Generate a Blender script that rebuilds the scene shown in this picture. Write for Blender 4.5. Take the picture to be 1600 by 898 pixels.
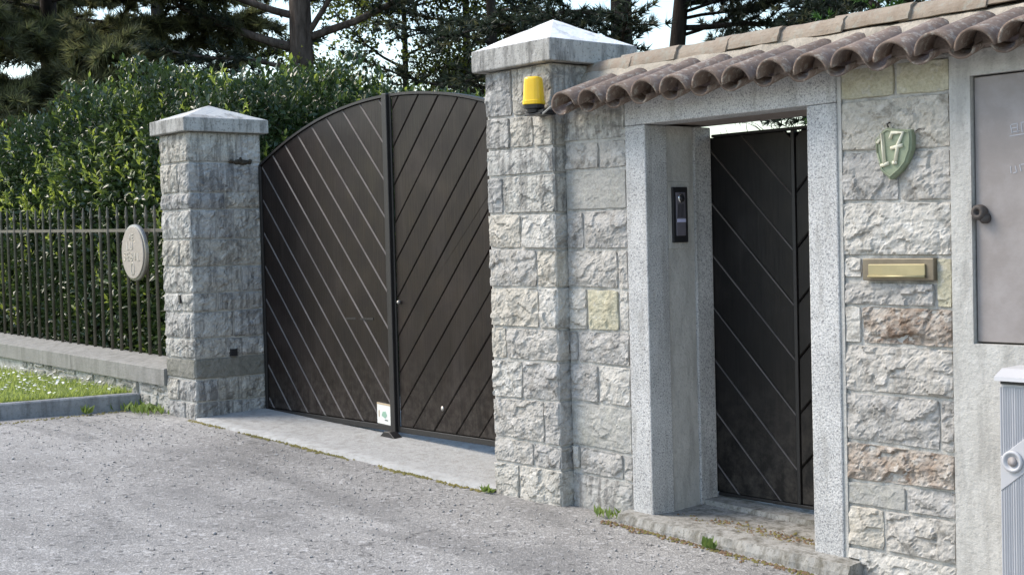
import bpy, bmesh, math, random
import numpy as np
from mathutils import Vector, Matrix, noise

for o in list(bpy.data.objects): bpy.data.objects.remove(o, do_unlink=True)
scene = bpy.context.scene
COL = scene.collection
random.seed(7); RNG = np.random.default_rng(7)
R = math.radians

# ------------------------------------------------------------------ camera
cam_d = bpy.data.cameras.new('camera'); cam = bpy.data.objects.new('camera', cam_d); COL.objects.link(cam)
cam_d.sensor_fit = 'HORIZONTAL'; cam_d.sensor_width = 36; cam_d.lens = 48.375
cam_d.clip_start = 0.05; cam_d.clip_end = 2000
CR = ((0.65044991, 0.75910572, -0.02595043), (0.00799372, -0.04100521, -0.99912696), (-0.75950708, 0.64967460, -0.03273991))
r_, d_, f_ = (Vector(v) for v in CR)
m = Matrix.Identity(4)
for i in range(3):
    m[i][0] = r_[i]; m[i][1] = -d_[i]; m[i][2] = -f_[i]
m[0][3], m[1][3], m[2][3] = 0.0, -5.5, 1.5
cam.matrix_world = m
scene.camera = cam

# ------------------------------------------------------------------ sky, sun, exposure
SUN_EL, SUN_AZ = R(47), math.atan2(-0.58, -0.81)          # thin-cloud sun, front left
world = bpy.data.worlds.new('World'); scene.world = world; world.use_nodes = True
wn = world.node_tree; bg = wn.nodes['Background']
sky = wn.nodes.new('ShaderNodeTexSky'); sky.sky_type = 'NISHITA'; sky.sun_disc = False
sky.sun_elevation = SUN_EL; sky.sun_rotation = math.pi/2 - SUN_AZ
sky.air_density = 1.3; sky.dust_density = 1.3; sky.ozone_density = 1.4
wn.links.new(sky.outputs[0], bg.inputs[0]); bg.inputs[1].default_value = 0.148
sd = bpy.data.lights.new('sun', 'SUN'); so = bpy.data.objects.new('sun', sd); COL.objects.link(so)
sd.energy = 2.0; sd.angle = R(25); sd.color = (1.0, 0.90, 0.77)
to_sun = Vector((math.cos(SUN_EL)*math.cos(SUN_AZ), math.cos(SUN_EL)*math.sin(SUN_AZ), math.sin(SUN_EL)))
so.rotation_euler = to_sun.to_track_quat('Z', 'Y').to_euler(); so.location = to_sun*30
scene.view_settings.view_transform = 'Standard'; scene.view_settings.look = 'None'
scene.view_settings.exposure = 1.0; scene.view_settings.gamma = 1.0
scene.view_settings.use_curve_mapping = False
scene.render.engine = 'CYCLES'
scene.cycles.max_bounces = 6; scene.cycles.diffuse_bounces = 3; scene.cycles.glossy_bounces = 2; scene.cycles.transmission_bounces = 3

# ------------------------------------------------------------------ object helpers
WL = {}
def _link(o, parent, c):
    COL.objects.link(o); o.location = c; WL[o.name] = Vector(c)
    if parent is not None:
        o.parent = parent; o.matrix_parent_inverse = Matrix.Translation(-WL[parent.name])
    return o
def empty(name, loc, label, cat, group=None):
    o = bpy.data.objects.new(name, None); o.empty_display_size = 0.1
    _link(o, None, Vector(loc)); tag(o, label, cat, group); return o
def tag(o, label=None, cat=None, group=None, kind=None):
    if label: o['label'] = label
    if cat: o['category'] = cat
    if group: o['group'] = group
    if kind: o['kind'] = kind
    return o
def mesh_obj(name, verts, faces, mats, parent=None, smooth=False, mat_idx=None, center=None):
    v = np.asarray(verts, dtype=np.float64)
    c = Vector((v.min(0)+v.max(0))/2) if center is None else Vector(center)
    me = bpy.data.meshes.new(name)
    me.from_pydata((v-np.array(c)).tolist(), [], [list(f) for f in faces])
    if not isinstance(mats, (list, tuple)): mats = [mats]
    for mm in mats: me.materials.append(mm)
    if mat_idx is not None: me.polygons.foreach_set('material_index', np.asarray(mat_idx, dtype=np.int32))
    if smooth: me.polygons.foreach_set('use_smooth', np.ones(len(me.polygons), dtype=bool))
    me.update()
    return _link(bpy.data.objects.new(name, me), parent, c)
def big_mesh(name, V, F, mats, parent=None, mat_idx=None, smooth=False):
    """V (n,3), F (m,k) numpy; fast path"""
    V = np.asarray(V, dtype=np.float32); F = np.asarray(F, dtype=np.int32)
    c = (V.min(0)+V.max(0))/2; V = V-c
    me = bpy.data.meshes.new(name); k = F.shape[1]
    me.vertices.add(len(V)); me.vertices.foreach_set('co', V.ravel())
    me.loops.add(F.size); me.loops.foreach_set('vertex_index', F.ravel())
    me.polygons.add(len(F)); me.polygons.foreach_set('loop_start', np.arange(0, F.size, k, dtype=np.int32))
    me.polygons.foreach_set('loop_total', np.full(len(F), k, dtype=np.int32))
    if not isinstance(mats, (list, tuple)): mats = [mats]
    for mm in mats: me.materials.append(mm)
    if mat_idx is not None: me.polygons.foreach_set('material_index', np.asarray(mat_idx, dtype=np.int32))
    if smooth: me.polygons.foreach_set('use_smooth', np.ones(len(F), dtype=bool))
    me.update(calc_edges=True); me.validate()
    return _link(bpy.data.objects.new(name, me), parent, Vector(c.tolist()))
def share(name, data, loc, parent, rot=None, scale=None):
    o = bpy.data.objects.new(name, data); _link(o, parent, Vector(loc))
    if rot: o.rotation_euler = rot
    if scale: o.scale = scale
    return o

class MB:
    def __init__(s): s.v = []; s.f = []
    def add(s, vs, fs):
        b = len(s.v); s.v += [tuple(p) for p in vs]; s.f += [[b+i for i in f] for f in fs]; return s
    def box(s, x0, x1, y0, y1, z0, z1, bev=0.0):
        if bev <= 0:
            return s.add([(x0,y0,z0),(x1,y0,z0),(x1,y1,z0),(x0,y1,z0),(x0,y0,z1),(x1,y0,z1),(x1,y1,z1),(x0,y1,z1)],
                         [(0,3,2,1),(4,5,6,7),(0,1,5,4),(1,2,6,5),(2,3,7,6),(3,0,4,7)])
        bm = bmesh.new(); bmesh.ops.create_cube(bm, size=1)
        for q in bm.verts: q.co = ((x0+x1)/2+q.co.x*(x1-x0), (y0+y1)/2+q.co.y*(y1-y0), (z0+z1)/2+q.co.z*(z1-z0))
        bmesh.ops.bevel(bm, geom=list(bm.edges), offset=bev, segments=2, affect='EDGES', profile=0.5)
        bm.verts.index_update()
        s.add([q.co[:] for q in bm.verts], [[q.index for q in f.verts] for f in bm.faces]); bm.free(); return s
    def prism_xz(s, pts, y0, y1, inset=0.0):
        """polygon in XZ extruded y0(front)->y1; front edge bevel by inset"""
        n = len(pts)
        rings = []
        if inset > 0:
            rings.append([(p[0], y0, p[1]) for p in poly_inset(pts, inset)])
            rings.append([(p[0], y0+inset, p[1]) for p in pts])
        else: rings.append([(p[0], y0, p[1]) for p in pts])
        rings.append([(p[0], y1, p[1]) for p in pts])
        vs = [q for r in rings for q in r]; fs = [list(range(n))]
        for k in range(len(rings)-1):
            for i in range(n):
                j = (i+1) % n; fs.append([k*n+i, (k+1)*n+i, (k+1)*n+j, k*n+j])
        fs.append(list(range((len(rings)-1)*n, len(rings)*n))[::-1])
        return s.add(vs, fs)
    def tube(s, pts, rad, seg=8, cap=True):
        pts = [Vector(p) for p in pts]; n = len(pts)
        if not hasattr(rad, '__len__'): rad = [rad]*n
        vs = []; up = None
        for i, p in enumerate(pts):
            t = (pts[min(i+1, n-1)]-pts[max(i-1, 0)]).normalized()
            if up is None: up = Vector((0,0,1)) if abs(t.z) < .9 else Vector((1,0,0))
            a = (up - t*up.dot(t)).normalized(); up = a; b = t.cross(a)
            for k in range(seg):
                w = 2*math.pi*k/seg; vs.append(p+(a*math.cos(w)+b*math.sin(w))*rad[i])
        fs = [[i*seg+k, i*seg+(k+1) % seg, (i+1)*seg+(k+1) % seg, (i+1)*seg+k] for i in range(n-1) for k in range(seg)]
        if cap: fs += [list(range(seg))[::-1], list(range((n-1)*seg, n*seg))]
        return s.add(vs, fs)
    def lathe(s, prof, origin, axis='Z', seg=24):
        """prof [(r,h)] about axis"""
        vs = []
        for r, h in prof:
            for k in range(seg):
                w = 2*math.pi*k/seg; a, b = r*math.cos(w), r*math.sin(w)
                p = (a, b, h) if axis == 'Z' else ((a, -h, b) if axis == 'Y' else (h, a, b))
                vs.append((origin[0]+p[0], origin[1]+p[1], origin[2]+p[2]))
        n = len(prof)
        fs = [[i*seg+k, i*seg+(k+1) % seg, (i+1)*seg+(k+1) % seg, (i+1)*seg+k] for i in range(n-1) for k in range(seg)]
        fs += [list(range(seg))[::-1], list(range((n-1)*seg, n*seg))]
        return s.add(vs, fs)
    def obj(s, name, mats, parent=None, smooth=False): return mesh_obj(name, s.v, s.f, mats, parent, smooth)

def poly_inset(pts, d):
    n = len(pts); out = []
    area = sum(pts[i][0]*pts[(i+1) % n][1]-pts[(i+1) % n][0]*pts[i][1] for i in range(n))
    sg = 1 if area > 0 else -1
    cx = sum(p[0] for p in pts)/n; cy = sum(p[1] for p in pts)/n
    for i in range(n):
        p0, p1, p2 = Vector(pts[i-1]), Vector(pts[i]), Vector(pts[(i+1) % n])
        e1 = (p1-p0); e2 = (p2-p1)
        if e1.length < 1e-6 or e2.length < 1e-6: out.append(tuple(p1)); continue
        e1.normalize(); e2.normalize()
        n1 = Vector((-e1.y, e1.x))*sg; n2 = Vector((-e2.y, e2.x))*sg
        b = n1+n2; den = max(0.35, b.dot(n1)); out.append(tuple(p1+b*(d/den)))
    return out
def clip_half(poly, a, b, c):
    """keep a*x+b*y<=c"""
    out = []; n = len(poly)
    for i in range(n):
        p, q = poly[i], poly[(i+1) % n]; dp = a*p[0]+b*p[1]-c; dq = a*q[0]+b*q[1]-c
        if dp <= 0: out.append(p)
        if (dp < 0 < dq) or (dq < 0 < dp):
            t = dp/(dp-dq); out.append((p[0]+(q[0]-p[0])*t, p[1]+(q[1]-p[1])*t))
    res = []
    for p in out:
        if not res or (abs(p[0]-res[-1][0])+abs(p[1]-res[-1][1])) > 2e-3: res.append(p)
    if len(res) > 1 and (abs(res[0][0]-res[-1][0])+abs(res[0][1]-res[-1][1])) < 2e-3: res.pop()
    return res

# ------------------------------------------------------------------ material helpers
class NT:
    def __init__(s, name):
        s.m = bpy.data.materials.new(name); s.m.use_nodes = True; s.t = s.m.node_tree; s.n = s.t.nodes
        s.b = s.n['Principled BSDF']; s.pos = s.n.new('ShaderNodeNewGeometry').outputs['Position']
    def L(s, a, b): s.t.links.new(a, b)
    def put(s, sock, val):
        if isinstance(val, bpy.types.NodeSocket): s.L(val, sock)
        elif isinstance(val, tuple) and len(val) == 3 and sock.type == 'RGBA': sock.default_value = (*val, 1)
        elif sock.type == 'RGBA' and not hasattr(val, '__len__'): sock.default_value = (val, val, val, 1)
        else: sock.default_value = val
    def map(s, scale=(1,1,1), rot=(0,0,0), vec=None):
        q = s.n.new('ShaderNodeMapping'); s.L(vec or s.pos, q.inputs[0]); q.inputs['Scale'].default_value = scale
        q.inputs['Rotation'].default_value = rot; return q.outputs[0]
    def noise(s, scale, detail=4, rough=.55, vec=None, dist=0.0, col=False):
        q = s.n.new('ShaderNodeTexNoise'); s.L(vec or s.pos, q.inputs['Vector']); q.inputs['Scale'].default_value = scale
        q.inputs['Detail'].default_value = detail; q.inputs['Roughness'].default_value = rough; q.inputs['Distortion'].default_value = dist
        return q.outputs['Color' if col else 'Fac']
    def vor(s, scale, feature='F1', out='Distance', vec=None, rand=1.0):
        q = s.n.new('ShaderNodeTexVoronoi'); q.feature = feature; s.L(vec or s.pos, q.inputs['Vector'])
        q.inputs['Scale'].default_value = scale; q.inputs['Randomness'].default_value = rand; return q.outputs[out]
    def ramp(s, fac, stops):
        q = s.n.new('ShaderNodeValToRGB'); s.L(fac, q.inputs[0]); e = q.color_ramp.elements
        while len(e) < len(stops): e.new(0.5)
        for i, (p, c) in enumerate(stops):
            e[i].position = p; e[i].color = (c, c, c, 1) if not isinstance(c, tuple) else (*c, 1)
        return q.outputs[0]
    def mix(s, fac, a, b, mode='MIX'):
        q = s.n.new('ShaderNodeMix'); q.data_type = 'RGBA'; q.blend_type = mode
        s.put(q.inputs[0], fac); s.put(q.inputs[6], a); s.put(q.inputs[7], b); return q.outputs[2]
    def math(s, op, a, b=0.0, clamp=False):
        q = s.n.new('ShaderNodeMath'); q.operation = op; q.use_clamp = clamp; s.put(q.inputs[0], a); s.put(q.inputs[1], b); return q.outputs[0]
    def rand(s): return s.n.new('ShaderNodeObjectInfo').outputs['Random']
    def sep(s, i, vec=None):
        q = s.n.new('ShaderNodeSeparateXYZ'); s.L(vec or s.pos, q.inputs[0]); return q.outputs[i]
    def bump(s, h, dist=.01, strength=1.0, prev=None):
        q = s.n.new('ShaderNodeBump'); q.inputs['Distance'].default_value = dist; q.inputs['Strength'].default_value = strength
        s.L(h, q.inputs['Height'])
        if prev: s.L(prev, q.inputs['Normal'])
        return q.outputs[0]
    def done(s, col=None, rough=.8, nrm=None, spec=None, metal=None):
        if col is not None: s.put(s.b.inputs['Base Color'], col)
        s.put(s.b.inputs['Roughness'], rough)
        if nrm: s.L(nrm, s.b.inputs['Normal'])
        if spec is not None: s.b.inputs['Specular IOR Level'].default_value = spec
        if metal is not None: s.put(s.b.inputs['Metallic'], metal)
        return s.m

def mat_stone(name, a, b, stain, patch, stain_amt=.6, streak=0.0, hues=((.80,.80,.81), (.97,.96,.93), (.96,.93,.87), (.88,.87,.86), (1.0,1.0,.99))):
    t = NT(name)
    mid = t.noise(11, 6, .65); fine = t.noise(70, 5, .7)
    rg = t.n.new('ShaderNodeTexNoise'); rg.noise_type = 'RIDGED_MULTIFRACTAL'; t.L(t.map((1, 1, 1.35)), rg.inputs['Vector'])
    rg.inputs['Scale'].default_value = 13; rg.inputs['Detail'].default_value = 7; rg.inputs['Roughness'].default_value = .62; rg.inputs['Distortion'].default_value = .5
    rg = rg.outputs['Fac']
    c = t.mix(t.ramp(mid, [(.32, 0), (.68, 1)]), a, b)
    c = t.mix(t.math('MULTIPLY', t.ramp(t.noise(7.5, 6, .72, dist=.8), [(.52, 0), (.64, 1)]), stain_amt), c, stain)
    c = t.mix(t.math('MULTIPLY', t.ramp(t.noise(14, 4, .65), [(.56, 0), (.62, 1)]), .6), c, patch)
    if streak:
        st = t.noise(1.0, 5, .65, vec=t.map((24, 24, 2.4)))
        c = t.mix(t.math('MULTIPLY', t.ramp(st, [(.48, 0), (.60, 1)]), streak), c, stain)
    q = t.n.new('ShaderNodeValToRGB'); q.color_ramp.interpolation = 'CONSTANT'; t.L(t.rand(), q.inputs[0]); e = q.color_ramp.elements
    while len(e) < len(hues): e.new(.5)
    for i, h in enumerate(hues): e[i].position = i/len(hues); e[i].color = (*h, 1)
    c = t.mix(1.0, c, q.outputs[0], 'MULTIPLY')
    c = t.mix(.55, c, t.ramp(fine, [(.28, .45), (.58, 1.0)]), 'MULTIPLY')
    n = t.bump(rg, .017, .75); n = t.bump(fine, .008, .7, n)
    return t.done(c, .9, n, .25)
M_STONE = mat_stone('limestone', (.47,.45,.41), (.58,.56,.525), (.23,.215,.19), (.70,.68,.645), .75)
M_STONE2 = mat_stone('limestone_grey', (.42,.41,.385), (.55,.54,.51), (.13,.125,.12), (.66,.65,.62), .75, .6)
M_YEL = mat_stone('sandstone_yellow', (.48,.445,.315), (.56,.53,.41), (.36,.32,.23), (.58,.56,.49), .4, hues=((.92,.92,.92), (1,1,1)))
M_BRN = mat_stone('sandstone_brown', (.28,.215,.165), (.48,.445,.40), (.19,.125,.085), (.55,.53,.49), .85, hues=((.92,.92,.92), (1,1,1)))
M_SMOOTH = mat_stone('sawn_stone', (.40,.39,.355), (.46,.45,.42), (.32,.31,.26), (.48,.47,.42), .5, hues=((.92,.92,.92), (1,1,1)))
M_BAND = mat_stone('band_stone', (.22,.215,.18), (.28,.27,.24), (.13,.13,.10), (.30,.29,.26), .5, hues=((.92,.92,.92), (1,1,1)))
M_RUB = mat_stone('rubble_stone', (.34,.33,.29), (.46,.44,.40), (.13,.12,.10), (.5,.49,.46), .7)

def mat_plain(name, col, rough=.6, var=.15, scale=14, bump=.004, bs=40, metal=None, spec=None, dirt=None, dirt_amt=.5, dirt_scale=5):
    t = NT(name); n = t.noise(scale, 5, .6)
    lo = tuple(x*(1-var) for x in col); hi = tuple(min(1, x*(1+var)) for x in col)
    c = t.mix(t.ramp(n, [(.3, 0), (.7, 1)]), lo, hi)
    if dirt: c = t.mix(t.math('MULTIPLY', t.ramp(t.noise(dirt_scale, 6, .65), [(.48, 0), (.7, 1)]), dirt_amt), c, dirt)
    return t.done(c, rough, t.bump(t.noise(bs, 4, .6), bump, .8) if bump else None, spec, metal)
M_MORTAR = mat_plain('mortar', (.48,.465,.43), .95, .2, 20, .012, 55, dirt=(.16,.15,.13), dirt_amt=.7, dirt_scale=9)
def mat_conc(name, a, b, dark, amt, flake=None):
    t = NT(name); c = t.mix(t.ramp(t.noise(7, 6, .65), [(.3, 0), (.7, 1)]), a, b)
    st = t.noise(1.0, 5, .65, vec=t.map((14, 14, 3)))
    c = t.mix(t.math('MULTIPLY', t.ramp(st, [(.46, 0), (.66, 1)]), amt), c, dark)
    sp = t.ramp(t.noise(55, 3, .6), [(.56, 0), (.66, 1)])
    c = t.mix(t.math('MULTIPLY', sp, amt*.7), c, dark)
    if flake: c = t.mix(t.ramp(t.noise(5.5, 4, .6), [(.42, 0), (.47, 1)]), c, flake)
    return t.done(c, .9, t.bump(t.noise(45, 6, .65), .012, .6), .3)
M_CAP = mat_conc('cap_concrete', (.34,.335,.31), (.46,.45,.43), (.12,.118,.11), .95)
M_CAPTOP = mat_conc('cap_top_pale', (.62,.62,.60), (.72,.72,.70), (.4,.4,.38), .35, (.80,.80,.78))  # top faces coloured paler than the cap sides
M_PLASTER = mat_conc('cement_plaster', (.44,.43,.40), (.53,.52,.49), (.28,.27,.25), .55)
M_COPING = mat_conc('coping_concrete', (.24,.235,.215), (.31,.30,.28), (.16,.155,.14), .6)
M_SILL = mat_conc('sill_concrete', (.34,.34,.33), (.41,.41,.40), (.22,.21,.19), .6)
M_KERB = mat_conc('kerb_granite', (.22,.23,.24), (.32,.33,.34), (.12,.12,.12), .6)
M_STEP = mat_conc('step_concrete', (.27,.26,.235), (.37,.36,.335), (.10,.092,.07), .9)
def mat_granite():
    t = NT('granite'); g = t.noise(130, 2, .55)
    c = t.ramp(g, [(.28, (.27,.27,.275)), (.42, (.44,.44,.435)), (.52, (.56,.555,.54)), (.68, (.64,.635,.62))])
    c = t.mix(t.math('MULTIPLY', t.ramp(t.noise(95, 1, .5), [(.62, 0), (.68, 1)]), .7), c, (.16,.16,.17))
    c = t.mix(.5, c, t.ramp(t.noise(3, 5, .65), [(.3, .55), (.6, 1.0)]), 'MULTIPLY')
    st = t.noise(1.0, 5, .65, vec=t.map((12, 12, 1.6)))
    c = t.mix(t.math('MULTIPLY', t.ramp(st, [(.52, 0), (.66, 1)]), .45), c, (.24,.23,.21))
    return t.done(c, .8, t.bump(t.noise(110, 3, .6), .006, .7), .4)
M_GRANITE = mat_granite()
def mat_asphalt():
    t = NT('asphalt')
    c = t.mix(t.ramp(t.noise(.9, 5, .6), [(.3, 0), (.7, 1)]), (.225,.218,.208), (.315,.308,.296))
    v = t.vor(120, 'F1', 'Color'); vs = t.sep(0, v)
    c = t.mix(t.ramp(vs, [(.0, .15), (.45, .3), (.86, .5), (.93, .9)]), t.mix(1.0, c, .55, 'MULTIPLY'), t.mix(1.0, c, (1.55,1.53,1.5), 'MULTIPLY'))
    v2 = t.sep(1, t.vor(38, 'F1', 'Color'))
    c = t.mix(t.math('MULTIPLY', t.ramp(v2, [(.93, 0), (.95, 1)]), .6), c, (.42,.41,.40))
    c = t.mix(t.math('MULTIPLY', t.ramp(v2, [(.03, 1), (.05, 0)]), .6), c, (.05,.05,.05))
    w = t.noise(.55, 4, .6, dist=1.2, vec=t.map((1.0, 2.2, 1.0), (0, 0, R(20))))
    c = t.mix(t.math('MULTIPLY', t.ramp(w, [(.52, 0), (.66, 1)]), .38), c, (.09,.088,.085))
    dv = t.n.new('ShaderNodeVectorMath'); dv.operation = 'ADD'; t.L(t.pos, dv.inputs[0])
    sc_ = t.n.new('ShaderNodeVectorMath'); sc_.operation = 'SCALE'; t.L(t.noise(2.2, 4, .6, col=True), sc_.inputs[0]); sc_.inputs['Scale'].default_value = .7; t.L(sc_.outputs[0], dv.inputs[1])
    ck = t.vor(.42, 'DISTANCE_TO_EDGE', 'Distance', vec=dv.outputs[0])
    ckm = t.math('MULTIPLY', t.ramp(ck, [(.0, 1), (.0045, 0)]), t.ramp(t.noise(.8, 2), [(.46, 0), (.56, 1)]))
    c = t.mix(t.math('MULTIPLY', ckm, .75), c, (.05,.048,.045))
    ps = t.ramp(t.noise(.33, 3, .5, vec=t.map((1, 1.7, 1), (0, 0, R(-25)))), [(.40, 0), (.60, 1)])
    c = t.mix(t.math('MULTIPLY', ps, .5), c, t.mix(1.0, c, (1.35,1.35,1.35), 'MULTIPLY'))
    e = t.vor(95, 'F1', 'Distance')
    n = t.bump(t.math('SUBTRACT', 1.0, e), .006, .6); n = t.bump(t.noise(30, 5, .6), .012, .5, n)
    return t.done(c, .85, n, .35)
M_ASPHALT = mat_asphalt()
def mat_tile():
    t = NT('terracotta'); c = t.mix(t.ramp(t.noise(13, 5, .65), [(.3, 0), (.7, 1)]), (.175,.127,.10), (.265,.20,.16))
    c = t.mix(t.math('MULTIPLY', t.ramp(t.noise(30, 5, .7), [(.52, 0), (.62, 1)]), .65), c, (.43,.40,.35))
    c = t.mix(t.math('MULTIPLY', t.ramp(t.noise(8, 4, .6), [(.52, 0), (.66, 1)]), .6), c, (.14,.115,.11))
    c = t.mix(.6, c, t.ramp(t.rand(), [(0, .55), (.5, 1.0), (1, .75)]), 'MULTIPLY')
    return t.done(c, .9, t.bump(t.noise(70, 5, .65), .006, .7), .3)
M_TILE = mat_tile()
def mat_ridge():
    t = NT('ridge_terracotta'); c = t.mix(t.ramp(t.noise(12, 5, .65), [(.3, 0), (.7, 1)]), (.26,.205,.155), (.35,.295,.235))
    c = t.mix(t.math('MULTIPLY', t.ramp(t.noise(20, 5, .7), [(.5, 0), (.62, 1)]), .7), c, (.33,.32,.27))
    c = t.mix(.5, c, t.ramp(t.rand(), [(0, .75), (1, 1.0)]), 'MULTIPLY')
    return t.done(c, .92, t.bump(t.noise(60, 5, .65), .008, .7), .3)
M_RIDGE = mat_ridge()
def mat_wood(name, base, dark, rot):
    t = NT(name); vec = t.map((60, 60, 4), rot)
    g = t.noise(1.0, 6, .6, vec=vec)
    c = t.mix(t.ramp(g, [(.35, 0), (.65, 1)]), dark, base)
    c = t.mix(t.math('MULTIPLY', t.ramp(t.noise(2.2, 4, .6), [(.5, 0), (.7, 1)]), .5), c, tuple(x*1.5+.01 for x in base))
    c = t.mix(.6, c, t.ramp(t.rand(), [(0, .6), (1, 1.1)]), 'MULTIPLY')
    sp = t.math('MULTIPLY', t.ramp(t.sep(2), [(.08, 1), (.75, 0)]), t.ramp(t.noise(16, 6, .7), [(.42, 0), (.7, 1)]))
    c = t.mix(t.math('MULTIPLY', sp, .5), c, (.11,.095,.08))
    c = t.mix(t.math('MULTIPLY', t.ramp(t.noise(1.0, 4, .6, vec=t.map((7, 7, .9))), [(.55, 0), (.72, 1)]), .18), c, (.065,.052,.046))
    return t.done(c, t.ramp(t.noise(5, 4), [(.3, .33), (.7, .5)]), t.bump(g, .003, .6), .24)
M_WOODL = mat_wood('dark_stained_wood', (.0165,.0102,.0083), (.009,.006,.0052), (0, R(45), 0))
M_WOODR = mat_wood('dark_stained_wood_mirrored', (.0165,.0102,.0083), (.009,.006,.0052), (0, R(-45), 0))
M_DOORW = mat_wood('black_brown_wood', (.013,.0115,.011), (.008,.0075,.0075), (0, R(45), 0))
M_SKYEDGE = mat_plain('painted_skylight_edge', (.125,.108,.096), .5, .35, 3, .001, 60, dirt=(.05,.04,.035), dirt_amt=.8, dirt_scale=2.5)  # pale colour standing in for sky light on upward board bevels
M_STEEL = mat_plain('dark_painted_steel', (.014,.0125,.012), .5, .2, 9, .002, 60)
M_IRON = mat_plain('grey_green_iron', (.115,.105,.08), .6, .25, 12, .002, 80, dirt=(.05,.04,.03))
M_YPLAST = None
def mat_lens():
    t = NT('amber_plastic'); t.b.inputs['Transmission Weight'].default_value = .0
    t.b.inputs['Subsurface Weight'].default_value = .25; t.b.inputs['Subsurface Scale'].default_value = .03
    t.b.inputs['Subsurface Radius'].default_value = (1, .6, .1)
    return t.done(t.mix(t.ramp(t.noise(9, 3), [(.3,0),(.7,1)]), (.86,.52,.012), (.92,.60,.02)), .28)
M_YPLAST = mat_lens()
M_BLACK = mat_plain('black_plastic', (.018,.018,.02), .45, .1, 20, 0)
M_CABLE = mat_plain('grey_cable', (.30,.30,.28), .6, .1, 20, 0)
M_BRASS = mat_plain('brass', (.36,.315,.18), .45, .15, 10, .001, 30, metal=.4, dirt=(.30,.24,.12), dirt_amt=.5)
M_BRONZE = mat_plain('bronze_plate', (.20,.17,.125), .5, .2, 12, .001, 30, metal=.6)
M_CERAM = mat_plain('green_ceramic', (.22,.26,.17), .5, .15, 25, .002, 60, dirt=(.34,.32,.22), dirt_amt=.4)
M_CREAM = mat_plain('cream_ceramic', (.72,.69,.54), .45, .08, 20, 0)
M_ZINC = mat_plain('grey_brown_sheet_metal', (.25,.225,.215), .55, .12, 4, .002, 20, dirt=(.33,.31,.31), dirt_amt=.55, dirt_scale=4)
M_RUST = mat_plain('dark_rusty_iron', (.06,.05,.045), .7, .3, 30, .004, 70)
M_CABINET = mat_plain('pale_grey_plastic', (.47,.47,.485), .45, .05, 3, 0, dirt=(.42,.42,.44), dirt_amt=.4)
M_PANEL = mat_plain('brushed_grey_panel', (.14,.13,.15), .4, .1, 20, 0)
M_LILAC = mat_plain('pale_lilac_label', (.55,.56,.78), .4, .03, 8, 0)
M_CHROME = mat_plain('chrome', (.7,.7,.7), .2, .05, 8, 0, metal=1.0)
M_WHITE = mat_plain('white_sticker', (.74,.74,.70), .5, .04, 20, 0)
M_STKG = mat_plain('sticker_green_print', (.28,.45,.34), .5, .1, 20, 0)
M_STKO = mat_plain('sticker_tan_print', (.50,.38,.24), .5, .1, 20, 0)
M_PLAQUE = mat_plain('beige_stone_plaque', (.37,.33,.285), .7, .1, 30, .002, 60)
M_PLAQL = mat_plain('pale_plaque_letter', (.60,.55,.46), .6, .05, 20, 0)
M_PLAQE = mat_plain('plaque_metal_rim', (.30,.29,.27), .35, .1, 20, 0, metal=.7)
M_MARK = mat_plain('pale_paint_mark', (.38,.38,.41), .6, .1, 40, 0)
M_BEAM = mat_plain('brown_render', (.30,.25,.22), .85, .15, 9, .004, 40)
M_EARTH = mat_plain('garden_soil', (.07,.06,.04), .95, .3, 3, .02, 10, dirt=(.05,.08,.025), dirt_amt=.9, dirt_scale=1.5)
M_TURF = mat_plain('turf_soil', (.10,.14,.04), .95, .3, 8, .02, 20)
def mat_leaf(name, a, b, rough=.4, trans=.3, tcol=None):
    t = NT(name); c = t.mix(t.ramp(t.noise(1.7, 3), [(.35, 0), (.65, 1)]), a, b)
    c = t.mix(.5, c, t.ramp(t.noise(31, 1), [(.3, .55), (.7, 1.0)]), 'MULTIPLY')
    t.done(c, rough, None, .5)
    tr = t.n.new('ShaderNodeBsdfTranslucent'); t.put(tr.inputs[0], tcol or tuple(x*1.5 for x in b))
    ms = t.n.new('ShaderNodeMixShader'); ms.inputs[0].default_value = trans
    out = t.n['Material Output']; t.L(t.b.outputs[0], ms.inputs[1]); t.L(tr.outputs[0], ms.inputs[2]); t.L(ms.outputs[0], out.inputs[0])
    return t.m
M_LAUREL = mat_leaf('laurel_leaf', (.028,.055,.018), (.045,.080,.026), .30, .18)
M_LAUREL2 = mat_leaf('laurel_leaf_mid', (.065,.115,.025), (.10,.15,.035), .34, .3)
M_YOUNG = mat_leaf('laurel_young_leaf', (.20,.27,.045), (.27,.33,.06), .4, .45)
M_NEEDLE = mat_leaf('pine_needle', (.085,.092,.045), (.12,.125,.06), .6, .4)
M_NEEDLE2 = mat_leaf('pine_needle_light', (.16,.17,.07), (.21,.22,.09), .6, .45)
M_CEDAR = mat_leaf('cedar_needle', (.030,.044,.028), (.045,.062,.036), .6, .2)
M_TLEAF = mat_leaf('tree_leaf', (.08,.11,.02), (.13,.16,.03), .45, .55)
M_TLEAF2 = mat_leaf('tree_leaf_dark', (.022,.035,.014), (.035,.05,.018), .45, .2)
M_CYPR = mat_leaf('bright_conifer', (.05,.12,.02), (.08,.18,.03), .5, .3)
M_GRASS = mat_leaf('grass_blade', (.20,.27,.05), (.32,.38,.10), .5, .45)
M_WEED = mat_leaf('weed_leaf', (.12,.19,.035), (.20,.27,.06), .5, .3)
M_MOSS = mat_leaf('moss', (.13,.12,.03), (.20,.17,.05), .9, .0)
M_LITTER = mat_plain('brown_leaf_litter', (.15,.095,.055), .9, .4, 30, 0)
M_PETAL = mat_plain('white_petal', (.75,.75,.72), .6, .03, 10, 0)
def mat_bark(name, a, b):
    t = NT(name); g = t.noise(1.0, 5, .65, vec=t.map((11, 11, 2.2)))
    c = t.mix(t.ramp(g, [(.35, 0), (.65, 1)]), a, b)
    return t.done(c, .95, t.bump(g, .05, .9), .2)
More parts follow.
